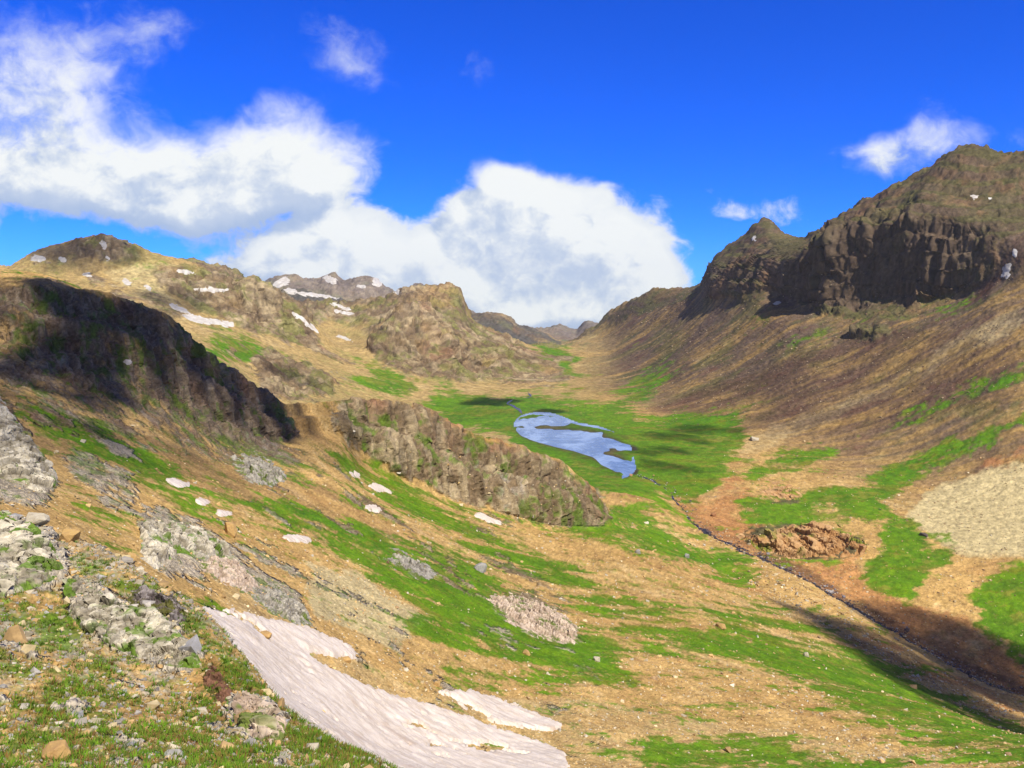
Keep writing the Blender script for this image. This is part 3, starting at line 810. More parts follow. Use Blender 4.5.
def ground_material():
    m = bpy.data.materials.new('mountain_ground')
    m.use_nodes = True
    t = NT(m.node_tree)
    b = t.n['Principled BSDF']
    at = t.node('ShaderNodeAttribute', attribute_name='albedo')
    ag = t.node('ShaderNodeAttribute', attribute_name='rugged')
    geo = t.node('ShaderNodeNewGeometry')
    pos = geo.outputs['Position']
    cd = t.vmath('LENGTH', pos)
    # grain size grows with the size of the formations
    big = t.noise(pos, 0.08, 6, .78).outputs[0]
    mic = t.noise(pos, 1.3, 5, .70).outputs[0]
    f = t.math('ADD', t.math('MULTIPLY', big, .9), t.math('MULTIPLY', mic, .9))
    f = t.mrange(f, .6, 1.2, .5, 1.5, smooth=False)
    mul = t.node('ShaderNodeMix', data_type='RGBA', blend_type='MULTIPLY')
    t.put(mul.inputs[0], 1.0)
    t.l.new(at.outputs['Color'], mul.inputs[6])
    cmb = t.node('ShaderNodeCombineColor')
    for i in range(3):
        t.l.new(f, cmb.inputs[i])
    t.l.new(cmb.outputs[0], mul.inputs[7])
    t.l.new(mul.outputs[2], b.inputs['Base Color'])
    b.inputs['Roughness'].default_value = .92
    b.inputs['Specular IOR Level'].default_value = .05
    bp = t.node('ShaderNodeBump')
    h = t.math('ADD', t.math('MULTIPLY', big, 9.0), t.math('MULTIPLY', mic, 1.0))
    hh = t.math('MULTIPLY', h, t.math('ADD', t.math('MULTIPLY', ag.outputs['Fac'], .75), .22))
    t.l.new(hh, bp.inputs['Height'])
    bp.inputs['Strength'].default_value = .75
    bp.inputs['Distance'].default_value = .55
    t.l.new(bp.outputs[0], b.inputs['Normal'])
    return m


GM = ground_material()


def grid_obj(name, r0, r1, c0=0, c1=None, mat=None):
    c1 = NC - 1 if c1 is None else c1
    sl = (slice(r0, r1 + 1), slice(c0, c1 + 1))
    nr, nc = r1 - r0 + 1, c1 - c0 + 1
    V = np.stack([X[sl], Y[sl], Z[sl]], -1).reshape(-1, 3).astype(np.float32)
    i = np.arange(nr * nc).reshape(nr, nc)
    q = np.stack([i[:-1, :-1], i[:-1, 1:], i[1:, 1:], i[1:, :-1]], -1).reshape(-1, 4)
    me = bpy.data.meshes.new(name)
    me.vertices.add(len(V))
    me.vertices.foreach_set('co', V.ravel())
    me.loops.add(q.size)
    me.loops.foreach_set('vertex_index', q.ravel().astype(np.int32))
    me.polygons.add(len(q))
    me.polygons.foreach_set('loop_start', np.arange(0, q.size, 4, dtype=np.int32))
    me.polygons.foreach_set('use_smooth', np.ones(len(q), bool))
    me.update()
    at = me.attributes.new('albedo', 'FLOAT_COLOR', 'POINT')
    cc = np.concatenate([C[sl].reshape(-1, 3), np.ones((nr * nc, 1))], 1).astype(np.float32)
    at.data.foreach_set('color', cc.ravel())
    ar = me.attributes.new('rugged', 'FLOAT', 'POINT')
    ar.data.foreach_set('value', rr[sl].ravel().astype(np.float32))
    me.normals_split_custom_set_from_vertices(nrm2[:, sl[0], sl[1]].reshape(3, -1).T.astype(np.float32))
    me.materials.append(mat or GM)
    o = bpy.data.objects.new(name, me)
    col.objects.link(o)
    o['kind'] = 'structure'
    return o


def rowof(line):
    return int(np.argmin(np.abs(rows_t - LN[line])))


def colof(px):
    return int(np.argmin(np.abs(pxs - px)))


r_a, r_b, r_c, r_d = rowof('ntrough'), rowof('t1'), rowof('b2'), rowof('t2')
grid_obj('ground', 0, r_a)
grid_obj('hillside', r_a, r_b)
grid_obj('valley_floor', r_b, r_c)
cm = colof(565)
grid_obj('mountainside', r_c, rowof('t3'), 0, cm)
grid_obj('mountain', r_c, rowof('t3'), cm, NC - 1)
grid_obj('distant_mountains', rowof('t3'), NR - 1)
print('GRID', NR, NC, NR * NC, 'LAKE_Z', LAKE_Z)
#@@OBJECTS
# ------------------------------------------------------------------ finding the ground under a photo pixel
VPX, VPY = sight(X, Y, Z)
sh_row = {0: (0, rowof('ntrough')), 1: (rowof('ntrough'), rowof('t1')), 2: (rowof('t1'), NR - 1)}


def ground_at(px, py, sh):
    """First ground point of a sheet met by the sight line through the pixel: (position, row, column)."""
    c = int(np.clip(np.searchsorted(pxs, px), 1, NC - 2))
    r0, r1 = sh_row[sh]
    v = VPY[r0:r1, c]
    top = np.minimum.accumulate(v)
    k = int(np.argmax(top <= py)) if (top <= py).any() else int(np.argmin(v))
    r = r0 + k
    return np.array([X[r, c], Y[r, c], Z[r, c]]), r, c


def simple_mat(name, c, rough=.9, spec=.2, bump=None, var=None, scale=1.0, attr=None):
    m = bpy.data.materials.new(name)
    m.use_nodes = True
    t = NT(m.node_tree)
    b = t.n['Principled BSDF']
    b.inputs['Roughness'].default_value = rough
    b.inputs['Specular IOR Level'].default_value = spec
    pos = t.node('ShaderNodeNewGeometry').outputs['Position']
    n = t.noise(pos, scale, 6, .68).outputs[0]
    base = c
    if attr:
        base = t.node('ShaderNodeAttribute', attribute_name=attr).outputs['Color']
    f = t.mrange(n, .35, .65, 0, 1, smooth=False)
    if var:
        out = t.mix(f, base, var)
    else:
        k = t.node('ShaderNodeCombineColor')
        g = t.mrange(n, .3, .7, .6, 1.4, smooth=False)
        for i in range(3):
            t.l.new(g, k.inputs[i])
        out = t.mix(1.0, base, k.outputs[0], 'MULTIPLY')
    t.put(b.inputs['Base Color'], out)
    if bump:
        bp = t.node('ShaderNodeBump')
        bp.inputs['Strength'].default_value = .8
        bp.inputs['Distance'].default_value = bump
        t.l.new(n, bp.inputs['Height'])
        t.l.new(bp.outputs[0], b.inputs['Normal'])
    return m


def link_mesh(name, V, Fq, mat, smooth=False, colors=None):
    """V (n,3); Fq: (m,3) or (m,4) index array."""
    me = bpy.data.meshes.new(name)
    V = np.asarray(V, np.float32)
    Fq = np.asarray(Fq, np.int32)
    me.vertices.add(len(V))
    me.vertices.foreach_set('co', V.ravel())
    me.loops.add(Fq.size)
    me.loops.foreach_set('vertex_index', Fq.ravel())
    me.polygons.add(len(Fq))
    me.polygons.foreach_set('loop_start', np.arange(0, Fq.size, Fq.shape[1], dtype=np.int32))
    me.polygons.foreach_set('use_smooth', np.full(len(Fq), smooth))
    me.update(calc_edges=True)
    if colors is not None:
        a = me.attributes.new('albedo', 'FLOAT_COLOR', 'POINT')
        cc = np.concatenate([colors, np.ones((len(colors), 1))], 1).astype(np.float32)
        a.data.foreach_set('color', cc.ravel())
    me.materials.append(mat)
    o = bpy.data.objects.new(name, me)
    col.objects.link(o)
    return o


def tag(o, label, cat, group=None):
    o['label'] = label
    o['category'] = cat
    if group:
        o['group'] = group
    return o


# ------------------------------------------------------------------ water
def water_mat(name, c, rough, bscale, bdist):
    m = bpy.data.materials.new(name)
    m.use_nodes = True
    t = NT(m.node_tree)
    b = t.n['Principled BSDF']
    pos0 = t.node('ShaderNodeNewGeometry').outputs['Position']
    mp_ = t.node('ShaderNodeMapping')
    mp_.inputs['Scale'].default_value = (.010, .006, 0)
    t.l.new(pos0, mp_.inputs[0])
    sheen = t.mrange(t.noise(mp_.outputs[0], 1.6, 6, .7, dist=.6).outputs[0], .42, .62)  # pale streaks of sky reflection, mixed into the lake's own colour
    t.l.new(t.mix(sheen, c, tuple(min(1, q * 1.5 + .08) for q in c) if bscale < .2 else c), b.inputs['Base Color'])
    b.inputs['Roughness'].default_value = rough
    b.inputs['IOR'].default_value = 1.33
    b.inputs['Specular IOR Level'].default_value = .5
    pos = t.node('ShaderNodeNewGeometry').outputs['Position']
    bp = t.node('ShaderNodeBump')
    bp.inputs['Strength'].default_value = .5
    bp.inputs['Distance'].default_value = bdist
    t.l.new(t.noise(pos, bscale, 4, .6).outputs[0], bp.inputs['Height'])
    t.l.new(bp.outputs[0], b.inputs['Normal'])
    return m


def masked_cells(mask, thr, r0=0, r1=None):
    """Grid cells whose corners reach the mask threshold, as (vertex ids, quads)."""
    v = mask > thr
    if r1 is not None:
        keep = np.zeros_like(v)
        keep[r0:r1] = True
        v &= keep
    q = v[:-1, :-1] | v[1:, :-1] | v[:-1, 1:] | v[1:, 1:]
    rr_, cc_ = np.nonzero(q)
    idx = np.stack([rr_ * NC + cc_, rr_ * NC + cc_ + 1, (rr_ + 1) * NC + cc_ + 1, (rr_ + 1) * NC + cc_], 1)
    u, inv = np.unique(idx, return_inverse=True)
    return u, inv.reshape(-1, 4)


u_, q_ = masked_cells(near_lake, .2, rowof('t1'), rowof('c'))
V = np.stack([X.ravel()[u_], Y.ravel()[u_], np.full(len(u_), LAKE_Z)], 1)
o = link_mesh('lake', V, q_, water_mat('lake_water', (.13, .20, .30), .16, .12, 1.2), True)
o['kind'] = 'structure'

STREAM_MAT = water_mat('stream_water', (.035, .032, .030), .22, 1.2, .6)


def stream(name, pts, w0, w1):
    P = np.array(pts, float)
    t = np.concatenate([[0], np.cumsum(np.hypot(*np.diff(P, axis=0).T))])
    n = int(t[-1] / 1.0)
    tq = np.linspace(0, t[-1], n)
    qx, qy = np.interp(tq, t, P[:, 0]), np.interp(tq, t, P[:, 1])
    qx += 2.6 * vn2(tq * .07, tq * 0, 5) + 1.2 * vn2(tq * .3, tq * 0, 6)
    qy += 1.8 * vn2(tq * .06, tq * 0, 7) + .6 * vn2(tq * .35, tq * 0, 8)
    W = np.array([ground_at(a, b, 2)[0] for a, b in zip(qx, qy)])
    for _ in range(2):
        W[1:-1] = (W[:-2] + W[1:-1] * 2 + W[2:]) / 4
    T = np.gradient(W, axis=0)
    T[:, 2] = 0
    T /= np.linalg.norm(T, axis=1)[:, None] + 1e-9
    N = np.stack([-T[:, 1], T[:, 0], 0 * T[:, 0]], 1)
    ww = np.linspace(w0, w1, n) * np.clip(.65 + 1.1 * vn2(tq * .10, tq * 0 + 3, 9) + .9 * vn2(tq * .5, tq * 0 + 3, 10), .05, 3)
    if n > 300:
        ww *= .35 + .85 * sstep(tq, 50, 90) * (1 - .45 * sstep(tq, 250, 330))
    L, Rr = W + N * ww[:, None], W - N * ww[:, None]
    V = np.concatenate([L, W, Rr])
    V[:, 2] += .42
    i = np.arange(n - 1)
    Q = np.concatenate([np.stack([i, i + n, i + n + 1, i + 1], 1), np.stack([i + n, i + 2 * n, i + 2 * n + 1, i + n + 1], 1)])
    o = link_mesh(name, V, Q, STREAM_MAT, True)
    o['kind'] = 'structure'
    return W


W_main = stream('stream', [(636, 474), (650, 480), (668, 492), (690, 512), (694, 520), (706, 532), (722, 542), (745, 551), (765, 563), (790, 573), (815, 582), (840, 598), (870, 612), (905, 632), (940, 655), (980, 676), (1060, 712)], 3.4, 2.6)
W_side = stream('stream', [(700, 540), (730, 556), (770, 575), (800, 592), (840, 608), (880, 628), (930, 655)], 1.2, 1.6)
W_up = stream('stream', [(526, 416), (523, 413), (516, 409), (505, 405), (512, 400), (524, 398), (530, 395), (526, 391)], 3.2, 2.2)

# ------------------------------------------------------------------ snow
SNOW = bpy.data.materials.new('old_snow')
SNOW.use_nodes = True
t = NT(SNOW.node_tree)
b = t.n['Principled BSDF']
pos = t.node('ShaderNodeNewGeometry').outputs['Position']
mp = t.node('ShaderNodeMapping')
mp.inputs['Rotation'].default_value = (0, 0, R(50))
mp.inputs['Scale'].default_value = (.25, 2.2, 1)
t.l.new(pos, mp.inputs[0])
ns = t.noise(mp.outputs[0], .35, 7, .7).outputs[0]
ns2 = t.noise(pos, .12, 5, .65).outputs[0]
c1 = t.mix(t.mrange(ns, .38, .66), (.72, .63, .54), (.52, .43, .34))
c2 = t.mix(t.math('MULTIPLY', t.mrange(ns2, .56, .68), .5), c1, (.45, .33, .24))
t.l.new(c2, b.inputs['Base Color'])
b.inputs['Roughness'].default_value = .7
bp = t.node('ShaderNodeBump')
bp.inputs['Strength'].default_value = .5
bp.inputs['Distance'].default_value = .4
t.l.new(ns, bp.inputs['Height'])
t.l.new(bp.outputs[0], b.inputs['Normal'])
WSNOW = simple_mat('clean_snow', (.60, .58, .56), .7, .1, None, (.42, .38, .34), .05)


def biggest(a, thr):
    """Keep only the largest connected piece of a small map."""
    on = a > thr
    if not on.any():
        return a
    rows = np.nonzero(on.any(1))[0]
    R0, R1 = rows[0], rows[-1] + 1
    w = on[R0:R1]
    lab = np.where(w, np.arange(w.size).reshape(w.shape) + 1, 0)
    while True:
        n = lab.copy()
        for dy in (-1, 0, 1):
            for dx in (-1, 0, 1):
                n = np.maximum(n, np.roll(np.roll(np.pad(lab, 1), dy, 0), dx, 1)[1:-1, 1:-1])
        n = np.where(w, n, 0)
        if (n == lab).all():
            break
        lab = n
    ids, cnt = np.unique(lab[lab > 0], return_counts=True)
    out = np.zeros_like(a)
    out[R0:R1] = np.where(lab == ids[np.argmax(cnt)], a[R0:R1], 0)
    return out


def snow(poly, sh, label, group=None, feather=1, thick=None, mat=None, holes=(), melt=0):
    polys = [poly] + [(0.0, h) for h in holes]
    P = np.array(poly, float)
    r0, r1 = sh_row[sh]
    c0, c1 = colof(P[:, 0].min() - 8), colof(P[:, 0].max() + 8)
    m = np.zeros(PX.shape)
    sl = (slice(r0, r1), slice(c0, c1))
    wob = p3_s(sl, 1.6 if sh == 1 and 'field' in label or 'tongue' in label else 1)
    m[sl] = look(survey(polys, feather), VPX[sl] + wob[0], VPY[sl] + wob[1])
    # keep the nearest ground the outline falls on
    ok = np.zeros(PX.shape, bool)
    v = VPY[sl]
    front = np.minimum.accumulate(v, axis=0)
    ok[sl] = v <= front + 1.5
    m *= ok
    if (m > .35).sum() < 2:
        print('SNOW EMPTY', label)
        return
    if melt:
        a, b_, c_ = PS[sl] + 3.1, PV[sl], PW[sl]
        q = fbm2((a * .77 - b_ * .64), (a * .64 + b_ * .77) * .35, .05, 6, .65, 311)
        m[sl] *= 1 - sstep(q, melt, melt + .12)
    m[sl] = biggest(m[sl], .12)
    u_, q_ = masked_cells(m, .12, r0, r1)
    th = (thick or .0012) * Y.ravel()[u_]
    mm = np.clip(m.ravel()[u_] * 2.4 - 1.0, -1, 1)
    lift = th * mm
    V = np.stack([X.ravel()[u_], Y.ravel()[u_], Z.ravel()[u_] + lift], 1)
    V += (nrm2.reshape(3, -1)[:, u_] * lift * 1.0).T
    nm = 'snowfield' if 'snowfield' in label else 'snow_patch'
    o = link_mesh(nm, V, q_, mat or SNOW, True)
    tag(o, label, 'snow', group)


def p3_s(sl, k=1):
    a, b_, c_ = PS[sl] + 3.1, PV[sl], PW[sl]
    return (fbm3(a, b_, c_, .02, 5, .7, 301) * 5 * k + fbm3(a, b_, c_, .006, 3, .7, 303) * 3,
            fbm3(a, b_, c_, .02, 5, .7, 307) * 3 * k + fbm3(a, b_, c_, .006, 3, .7, 309) * 1.5)


def blob(cx, cy, w, h, ang=0, n=10):
    ca, sa = math.cos(R(ang)), math.sin(R(ang))
    out = []
    for i in range(n):
        t = 2 * math.pi * i / n
        k = .8 + .35 * random.random()
        x, y = w * 1.05 * k * math.cos(t), h * .85 * k * math.sin(t)
        out.append((cx + x * ca - y * sa, cy + x * sa + y * ca))
    return out


snow([(200, 608), (228, 609), (262, 618), (300, 626), (335, 640), (358, 652), (356, 660), (325, 655), (300, 650), (330, 668), (365, 684), (400, 697), (440, 708), (480, 722), (515, 735), (545, 745), (566, 757), (572, 800), (400, 812), (330, 790), (285, 735), (262, 700), (245, 665), (220, 640), (202, 622)], 1,
     'large dirty pinkish snowfield in the foreground gully below the mossy rocks', None, 2, .002, None,
     (), .27)
snow([(438, 691), (470, 693), (505, 702), (540, 716), (566, 728), (545, 732), (520, 728), (498, 724), (480, 712), (455, 702)], 1,
     'long thin snow tongue right of the big dirty snowfield', None, 1, .002)
G1 = 'small snow patches on the grassy near hillside'
for a, lb in [((178, 483, 13, 4.5, 15), 'white snow patch on the dark left slope, highest and largest of a row of three'),
              ((203, 502, 8, 3, 15), 'narrow snow patch in the middle of the row of three on the left slope'),
              ((223, 514, 9, 3.5, 5), 'bluish snow patch at the lower end of the row of three, above the yellow boulder'),
              ((297, 539, 15, 5, 5), 'bright snow patch on tan ground right of the yellow boulder'),
              ((356, 476, 7, 2.5, 25), 'small snow patch under the left end of the grassy cliff'),
              ((381, 489, 13, 3.5, 22), 'elongated snow patch under the grassy cliff, longest of three there'),
              ((374, 509, 8, 3.5, 15), 'small snow patch furthest below the left part of the grassy cliff'),
              ((489, 519, 17, 3, 18), 'thin snow streak on the scree beneath the middle of the grassy cliff'),
              ((129, 361, 5, 2.5, 10), 'tiny snow patch on the shaded dark ridge')]:
    snow(blob(*a), 1, lb, G1, 1, .0010)
G2 = 'snow patches on the left mountain'
for a, lb in [((38, 259, 8, 3, -3), 'oval snow patch left of the highest left summit'),
              ((62, 259, 6, 2.5, 15), 'snow patch just below the dark top of the left mountain'),
              ((105, 246, 2.5, 7, -35), 'thin steep snow streak right at the left summit'),
              ((107, 259, 4, 2, 10), 'small snow dot under the left summit'),
              ((128, 282, 7, 2.5, 20), 'snow patch halfway down the left mountain, above its grey scree'),
              ((150, 288, 5, 2, 50), 'short slanting snow patch beside the cliff band of the left mountain'),
              ((88, 275, 5, 2, 20), 'snow patch on the tan slope below the left summit'),
              ((212, 290, 19, 2, 3), 'long horizontal snow line on top of the cliff band'),
              ((186, 272, 10, 2, 5), 'thin snow line on the shoulder right of the left summit'),
              ((177, 331, 12, 3, 8), 'lowest snow patch at the foot of the left mountain'),
              ((205, 321, 22, 4, 12), 'widest snow patch in the hollow under the left mountain'),
              ((228, 325, 8, 3, 10), 'snow patch at the right end of the hollow under the left mountain'),
              ((180, 309, 13, 2.5, 28), 'slanting snow patch leading down into the hollow')]:
    snow(blob(*a), 2, lb, G2, 1, .0003, WSNOW)
G3 = 'snow on the far jagged peaks'
for a, lb in [((281, 283, 9, 4.5, -20), 'broad snow slope at the left end of the far jagged peaks'),
              ((292, 291, 6, 4, 0), 'snow patch below the rounded far peak'),
              ((318, 296, 26, 2, 8), 'long curved snow line across the far brown slope'),
              ((340, 306, 14, 2, 20), 'lower half of the long snow line, falling to the right'),
              ((344, 313, 12, 2, 5), 'short snow bar under the long snow line'),
              ((330, 280, 7, 4, 20), 'snow under the sharpest far peak'),
              ((378, 283, 6, 5, 50), 'bright snowfield on the right far peak'),
              ((397, 290, 6, 3.5, 45), 'snow at the right shoulder of the far peaks'),
              ((362, 287, 5, 2, 10), 'small snow patch between the two far peaks')]:
    snow(blob(*a), 2, lb, G3, 1, .0003, WSNOW)
snow(blob(305, 322, 17, 2.2, 38), 2, 'slanting snow ribbon down the rib left of the big rock buttress', G2, 1, .0003, WSNOW)
snow(blob(343, 338, 10, 1.8, 20), 2, 'short snow ribbon nearest the big rock buttress', G2, 1, .0003, WSNOW)
G4 = 'snow patches on the right mountain'
for a, lb in [((1007, 272, 3, 11, 22), 'large upright snow patch beside the right cliffs'),
              ((1016, 254, 2, 6, 20), 'snow patch above the upright one at the right edge'),
              ((975, 197, 5, 1.8, 0), 'left one of two small snow patches high on the right mountain'),
              ((990, 199, 4, 1.8, 0), 'right one of two small snow patches high on the right mountain'),
              ((778, 304, 6, 2, -5), 'small snow patch at the left foot of the great cliff'),
              ((754, 238, 3, 3, 0), 'snow dot on the pointed second summit')]:
    snow(blob(*a), 2, lb, G4, 1, .0003, WSNOW)

# ------------------------------------------------------------------ rocks
import bmesh


def hull(n=16, sq=(1, 1, 1), seed=0, boxy=.5):
    r = np.random.default_rng(seed)
    p = r.normal(size=(n, 3))
    p /= np.linalg.norm(p, axis=1)[:, None]
    p = np.sign(p) * np.abs(p) ** (1 - boxy * .6)
    p *= (.8 + .3 * r.random((n, 1))) * np.array(sq) * .5
    bm = bmesh.new()
    vs = [bm.verts.new(q) for q in p]
    g = bmesh.ops.convex_hull(bm, input=vs)
    bmesh.ops.delete(bm, geom=list({v for v in g['geom_interior'] + g['geom_unused'] if isinstance(v, bmesh.types.BMVert) and v.is_valid}), context='VERTS')
    bmesh.ops.triangulate(bm, faces=bm.faces)
    bm.verts.ensure_lookup_table()
    V = np.array([v.co[:] for v in bm.verts])
    F = np.array([[v.index for v in f.verts] for f in bm.faces])
    bm.free()
    return V, F


def rot(rx, ry, rz):
    a, b_, c_ = np.cos([rx, ry, rz]), np.sin([rx, ry, rz]), None
    cx, cy_, cz = a
    sx, sy, sz = b_
    A = np.array([[1, 0, 0], [0, cx, -sx], [0, sx, cx]])
    B = np.array([[cy_, 0, sy], [0, 1, 0], [-sy, 0, cy_]])
    D = np.array([[cz, -sz, 0], [sz, cz, 0], [0, 0, 1]])
    return D @ B @ A


OCHRE = simple_mat('ochre_rock', (.50, .33, .12), .9, .2, .12, (.36, .22, .10), 2.0)
PALE = simple_mat('pale_rock', (.52, .47, .36), .9, .2, .12, (.34, .29, .22), 2.0)
GREY = simple_mat('grey_rock', (.24, .23, .23), .9, .2, .12, (.36, .34, .32), 1.2)
DARKR = simple_mat('dark_rock', (.085, .065, .07), .9, .2, .2, (.14, .11, .10), .8)
RED = simple_mat('rust_rock', (.40, .19, .08), .9, .2, .2, (.28, .15, .08), .8)
WHITE = simple_mat('lichen_rock', (.50, .47, .40), .9, .2, .10, (.26, .235, .20), 1.5)


def boulder(px, py, sh, wpx, hpx, mat, label, group, seed, deep=1.0):
    P, r, c = ground_at(px, py + hpx * .35, sh)
    k = P[1] / F_PX
    w, h = wpx * k, hpx * k
    V, F = hull(26, (w, w * deep * .8, h * 1.25), seed, .55)
    V = V @ rot(random.uniform(-.2, .2), random.uniform(-.25, .25), random.uniform(-.5, .5)).T
    V[:, 2] += h * .32
    o = link_mesh('boulder', V, F, mat, False)
    o.location = P.tolist()
    m = o.modifiers.new('worn edges', 'BEVEL')
    m.width = min(w, h) * .05
    m.segments = 2
    m.limit_method = 'ANGLE'
    tag(o, label, 'boulder', group)
    return o


BG = 'boulders on the near hillside'
BF = 'boulders on the valley floor'
B = [(57, 537, 0, 22, 14, OCHRE, 'yellow boulder on the skyline of the foreground slope, biggest of those at the left edge', BG),
     (22, 521, 0, 26, 13, PALE, 'pale flat boulder at the left edge, just above the yellow one', BG),
     (116, 551, 0, 13, 11, OCHRE, 'small yellow boulder right of the bigger one on the foreground skyline', BG),
     (222, 530, 1, 13, 15, OCHRE, 'tall leaning yellow boulder right of the pale jagged outcrop', BG),
     (252, 636, 1, 20, 7, OCHRE, 'low ochre boulder lying in the upper snow tongue', BG),
     (338, 660, 1, 10, 5, OCHRE, 'small ochre boulder at the edge of the snow', BG),
     (432, 684, 1, 8, 5, OCHRE, 'round tan stone just above the snow tongue', BG),
     (526, 653, 1, 9, 6, OCHRE, 'tan boulder alone on green turf below the middle outcrop', BG),
     (600, 660, 1, 8, 5, PALE, 'pale stone at the right border of the foreground turf', BG),
     (478, 568, 1, 15, 9, GREY, 'grey green boulder with a shaded side on the middle slope', BG),
     (640, 553, 1, 6, 5, GREY, 'grey stone left of the dark earth slip', BG),
     (690, 556, 1, 6, 5, GREY, 'grey stone at the right end of the dark earth slip', BG),
     (727, 626, 1, 12, 6, OCHRE, 'ochre boulder on the turf strip above the stream', BG),
     (818, 655, 1, 6, 5, PALE, 'small pale boulder on turf near the bottom right shadow', BG),
     (860, 754, 1, 6, 4, OCHRE, 'tan stone near the bottom edge at the right', BG),
     (934, 535, 2, 8, 4, DARKR, 'dark boulder alone on the pale scree fan', BF),
     (757, 439, 2, 9, 4, PALE, 'whitish boulder at the top of the valley meadow', BF),
     (718, 515, 2, 6, 4, RED, 'rust brown block at the head of the orange gully', BF),
     (872, 548, 2, 9, 8, RED, 'block at the right tip of the orange rock knoll', BF),
     (30, 753, 0, 30, 20, OCHRE, 'large tan boulder in the bottom left corner', BG),
     (146, 651, 0, 9, 7, OCHRE, 'small orange stone on the turf under the white outcrop', BG),
     (300, 748, 0, 16, 9, PALE, 'pale rock near the lower end of the foreground slope', BG)]
for i, (px, py, sh, w, h, mt, lb, gp) in enumerate(B):
    boulder(px, py, sh, w, h, mt, lb, gp, 100 + i)


def upsample(a, k):
    n, m = a.shape
    yi, xi = np.linspace(0, n - 1, (n - 1) * k + 1), np.linspace(0, m - 1, (m - 1) * k + 1)
    y0, x0 = np.minimum(yi.astype(int), n - 2), np.minimum(xi.astype(int), m - 2)
    fy, fx = (yi - y0)[:, None], (xi - x0)[None, :]
    return ((a[y0][:, x0] * (1 - fx) + a[y0][:, x0 + 1] * fx) * (1 - fy)
            + (a[y0 + 1][:, x0] * (1 - fx) + a[y0 + 1][:, x0 + 1] * fx) * fy)


def outcrop(name, poly, sh, size, cols, label, lean, group=None, high=1.0, tall=2.4, k=3):
    """A jointed outcrop rising out of the slope: blocks and ribs of one bedding, one mesh."""
    P = np.array(poly, float)
    r0, r1 = sh_row[sh]
    c0, c1 = colof(P[:, 0].min() - 10), colof(P[:, 0].max() + 10)
    vy = VPY[r0:r1, c0:c1]
    front_ = np.minimum.accumulate(vy, axis=0)
    rows = np.nonzero(((vy > P[:, 1].min() - 6) & (vy < P[:, 1].max() + 10) & (vy <= front_ + 3)).any(1))[0]
    sl = (slice(r0 + rows[0], min(r0 + rows[-1] + 2, r1)), slice(c0, c1))
    x, y, z = (upsample(a[sl], k) for a in (X, Y, Z))
    nn = np.stack([upsample(nrm2[i][sl], k) for i in range(3)])
    nn[2] += .25
    nn[1] -= .35
    nn /= np.linalg.norm(nn, axis=0)
    vx, vy = sight(x, y, z)
    w = fbm3(x, y, z, size * 2.5, 4, .6, 3)
    m = look(survey([poly], 5), vx + w * 12, vy + w * 8)
    L = rot(*lean)
    q = np.stack([x, y, z], -1) @ L
    jt = fbm3(x, y, z, size * 1.2, 3, .6, 8) * .35
    rid, f1, f2, tl = voro3(q[..., 0] / size + jt, q[..., 1] / (size * 1.6) + jt, q[..., 2] / (size * tall), 3)
    rib, g1, g2, tl2 = voro3(q[..., 0] / (size * .38) + jt, q[..., 1] / (size * .38), q[..., 2] / (size * tall * .5), 4)
    gap, gap2 = sstep(f2 - f1, 0, .25), sstep(g2 - g1, 0, .3)
    qx, qy, qz = q[..., 0], q[..., 1], q[..., 2] / tall
    ribs = fbm3(qx + jt * size, qy * .6, qz * .8, size * 1.1, 5, .6, 33, True)
    h = size * high * (.05 + .75 * (ribs - .1) + .45 * rid + 1.7 * tl + .6 * tl2 + .10 * gap + .16 * fbm3(x, y, z, size * .4, 4, .65, 12) + .3 * w)
    up = np.clip(m * 2.2 - .7 + w * .9 * (m < .95) + .5 * (rid - .5), -1, 1)
    h = np.where(up > 0, h * np.clip(up, 0, 1), size * .35 * up)
    on = m > .06
    on = biggest(on.astype(float), .5) > .5
    V = np.stack([x, y, z]) + nn * h
    cq = on[:-1, :-1] & on[1:, :-1] & on[:-1, 1:] & on[1:, 1:]
    a_, b_ = np.nonzero(cq)
    W = x.shape[1]
    idx = np.stack([a_ * W + b_, a_ * W + b_ + 1, (a_ + 1) * W + b_ + 1, (a_ + 1) * W + b_], 1)
    u_, inv = np.unique(idx, return_inverse=True)
    c = mixc(np.zeros(x.shape + (3,)) + np.array(cols[0]), sstep(rid * .5 + rib * .5 + 1.2 * tl, .25, .8), cols[1])
    c = mixc(c, (1 - gap) * .25 + sstep(-ribs, .1, .6) * .55, cols[2])
    moss = sstep((.10 if sh == 0 else -.05) + fbm3(x, y, z, size * 1.6, 5, .65, 15) + .3 * (nn[2] - .6) - .25 * up, -.05, .22)
    c = mixc(c, moss * .9, cols[3])
    o = link_mesh(name, V.reshape(3, -1).T[u_], inv.reshape(-1, 4), ROCKC, False, c.reshape(-1, 3)[u_])
    tag(o, label, 'rock outcrop', group)


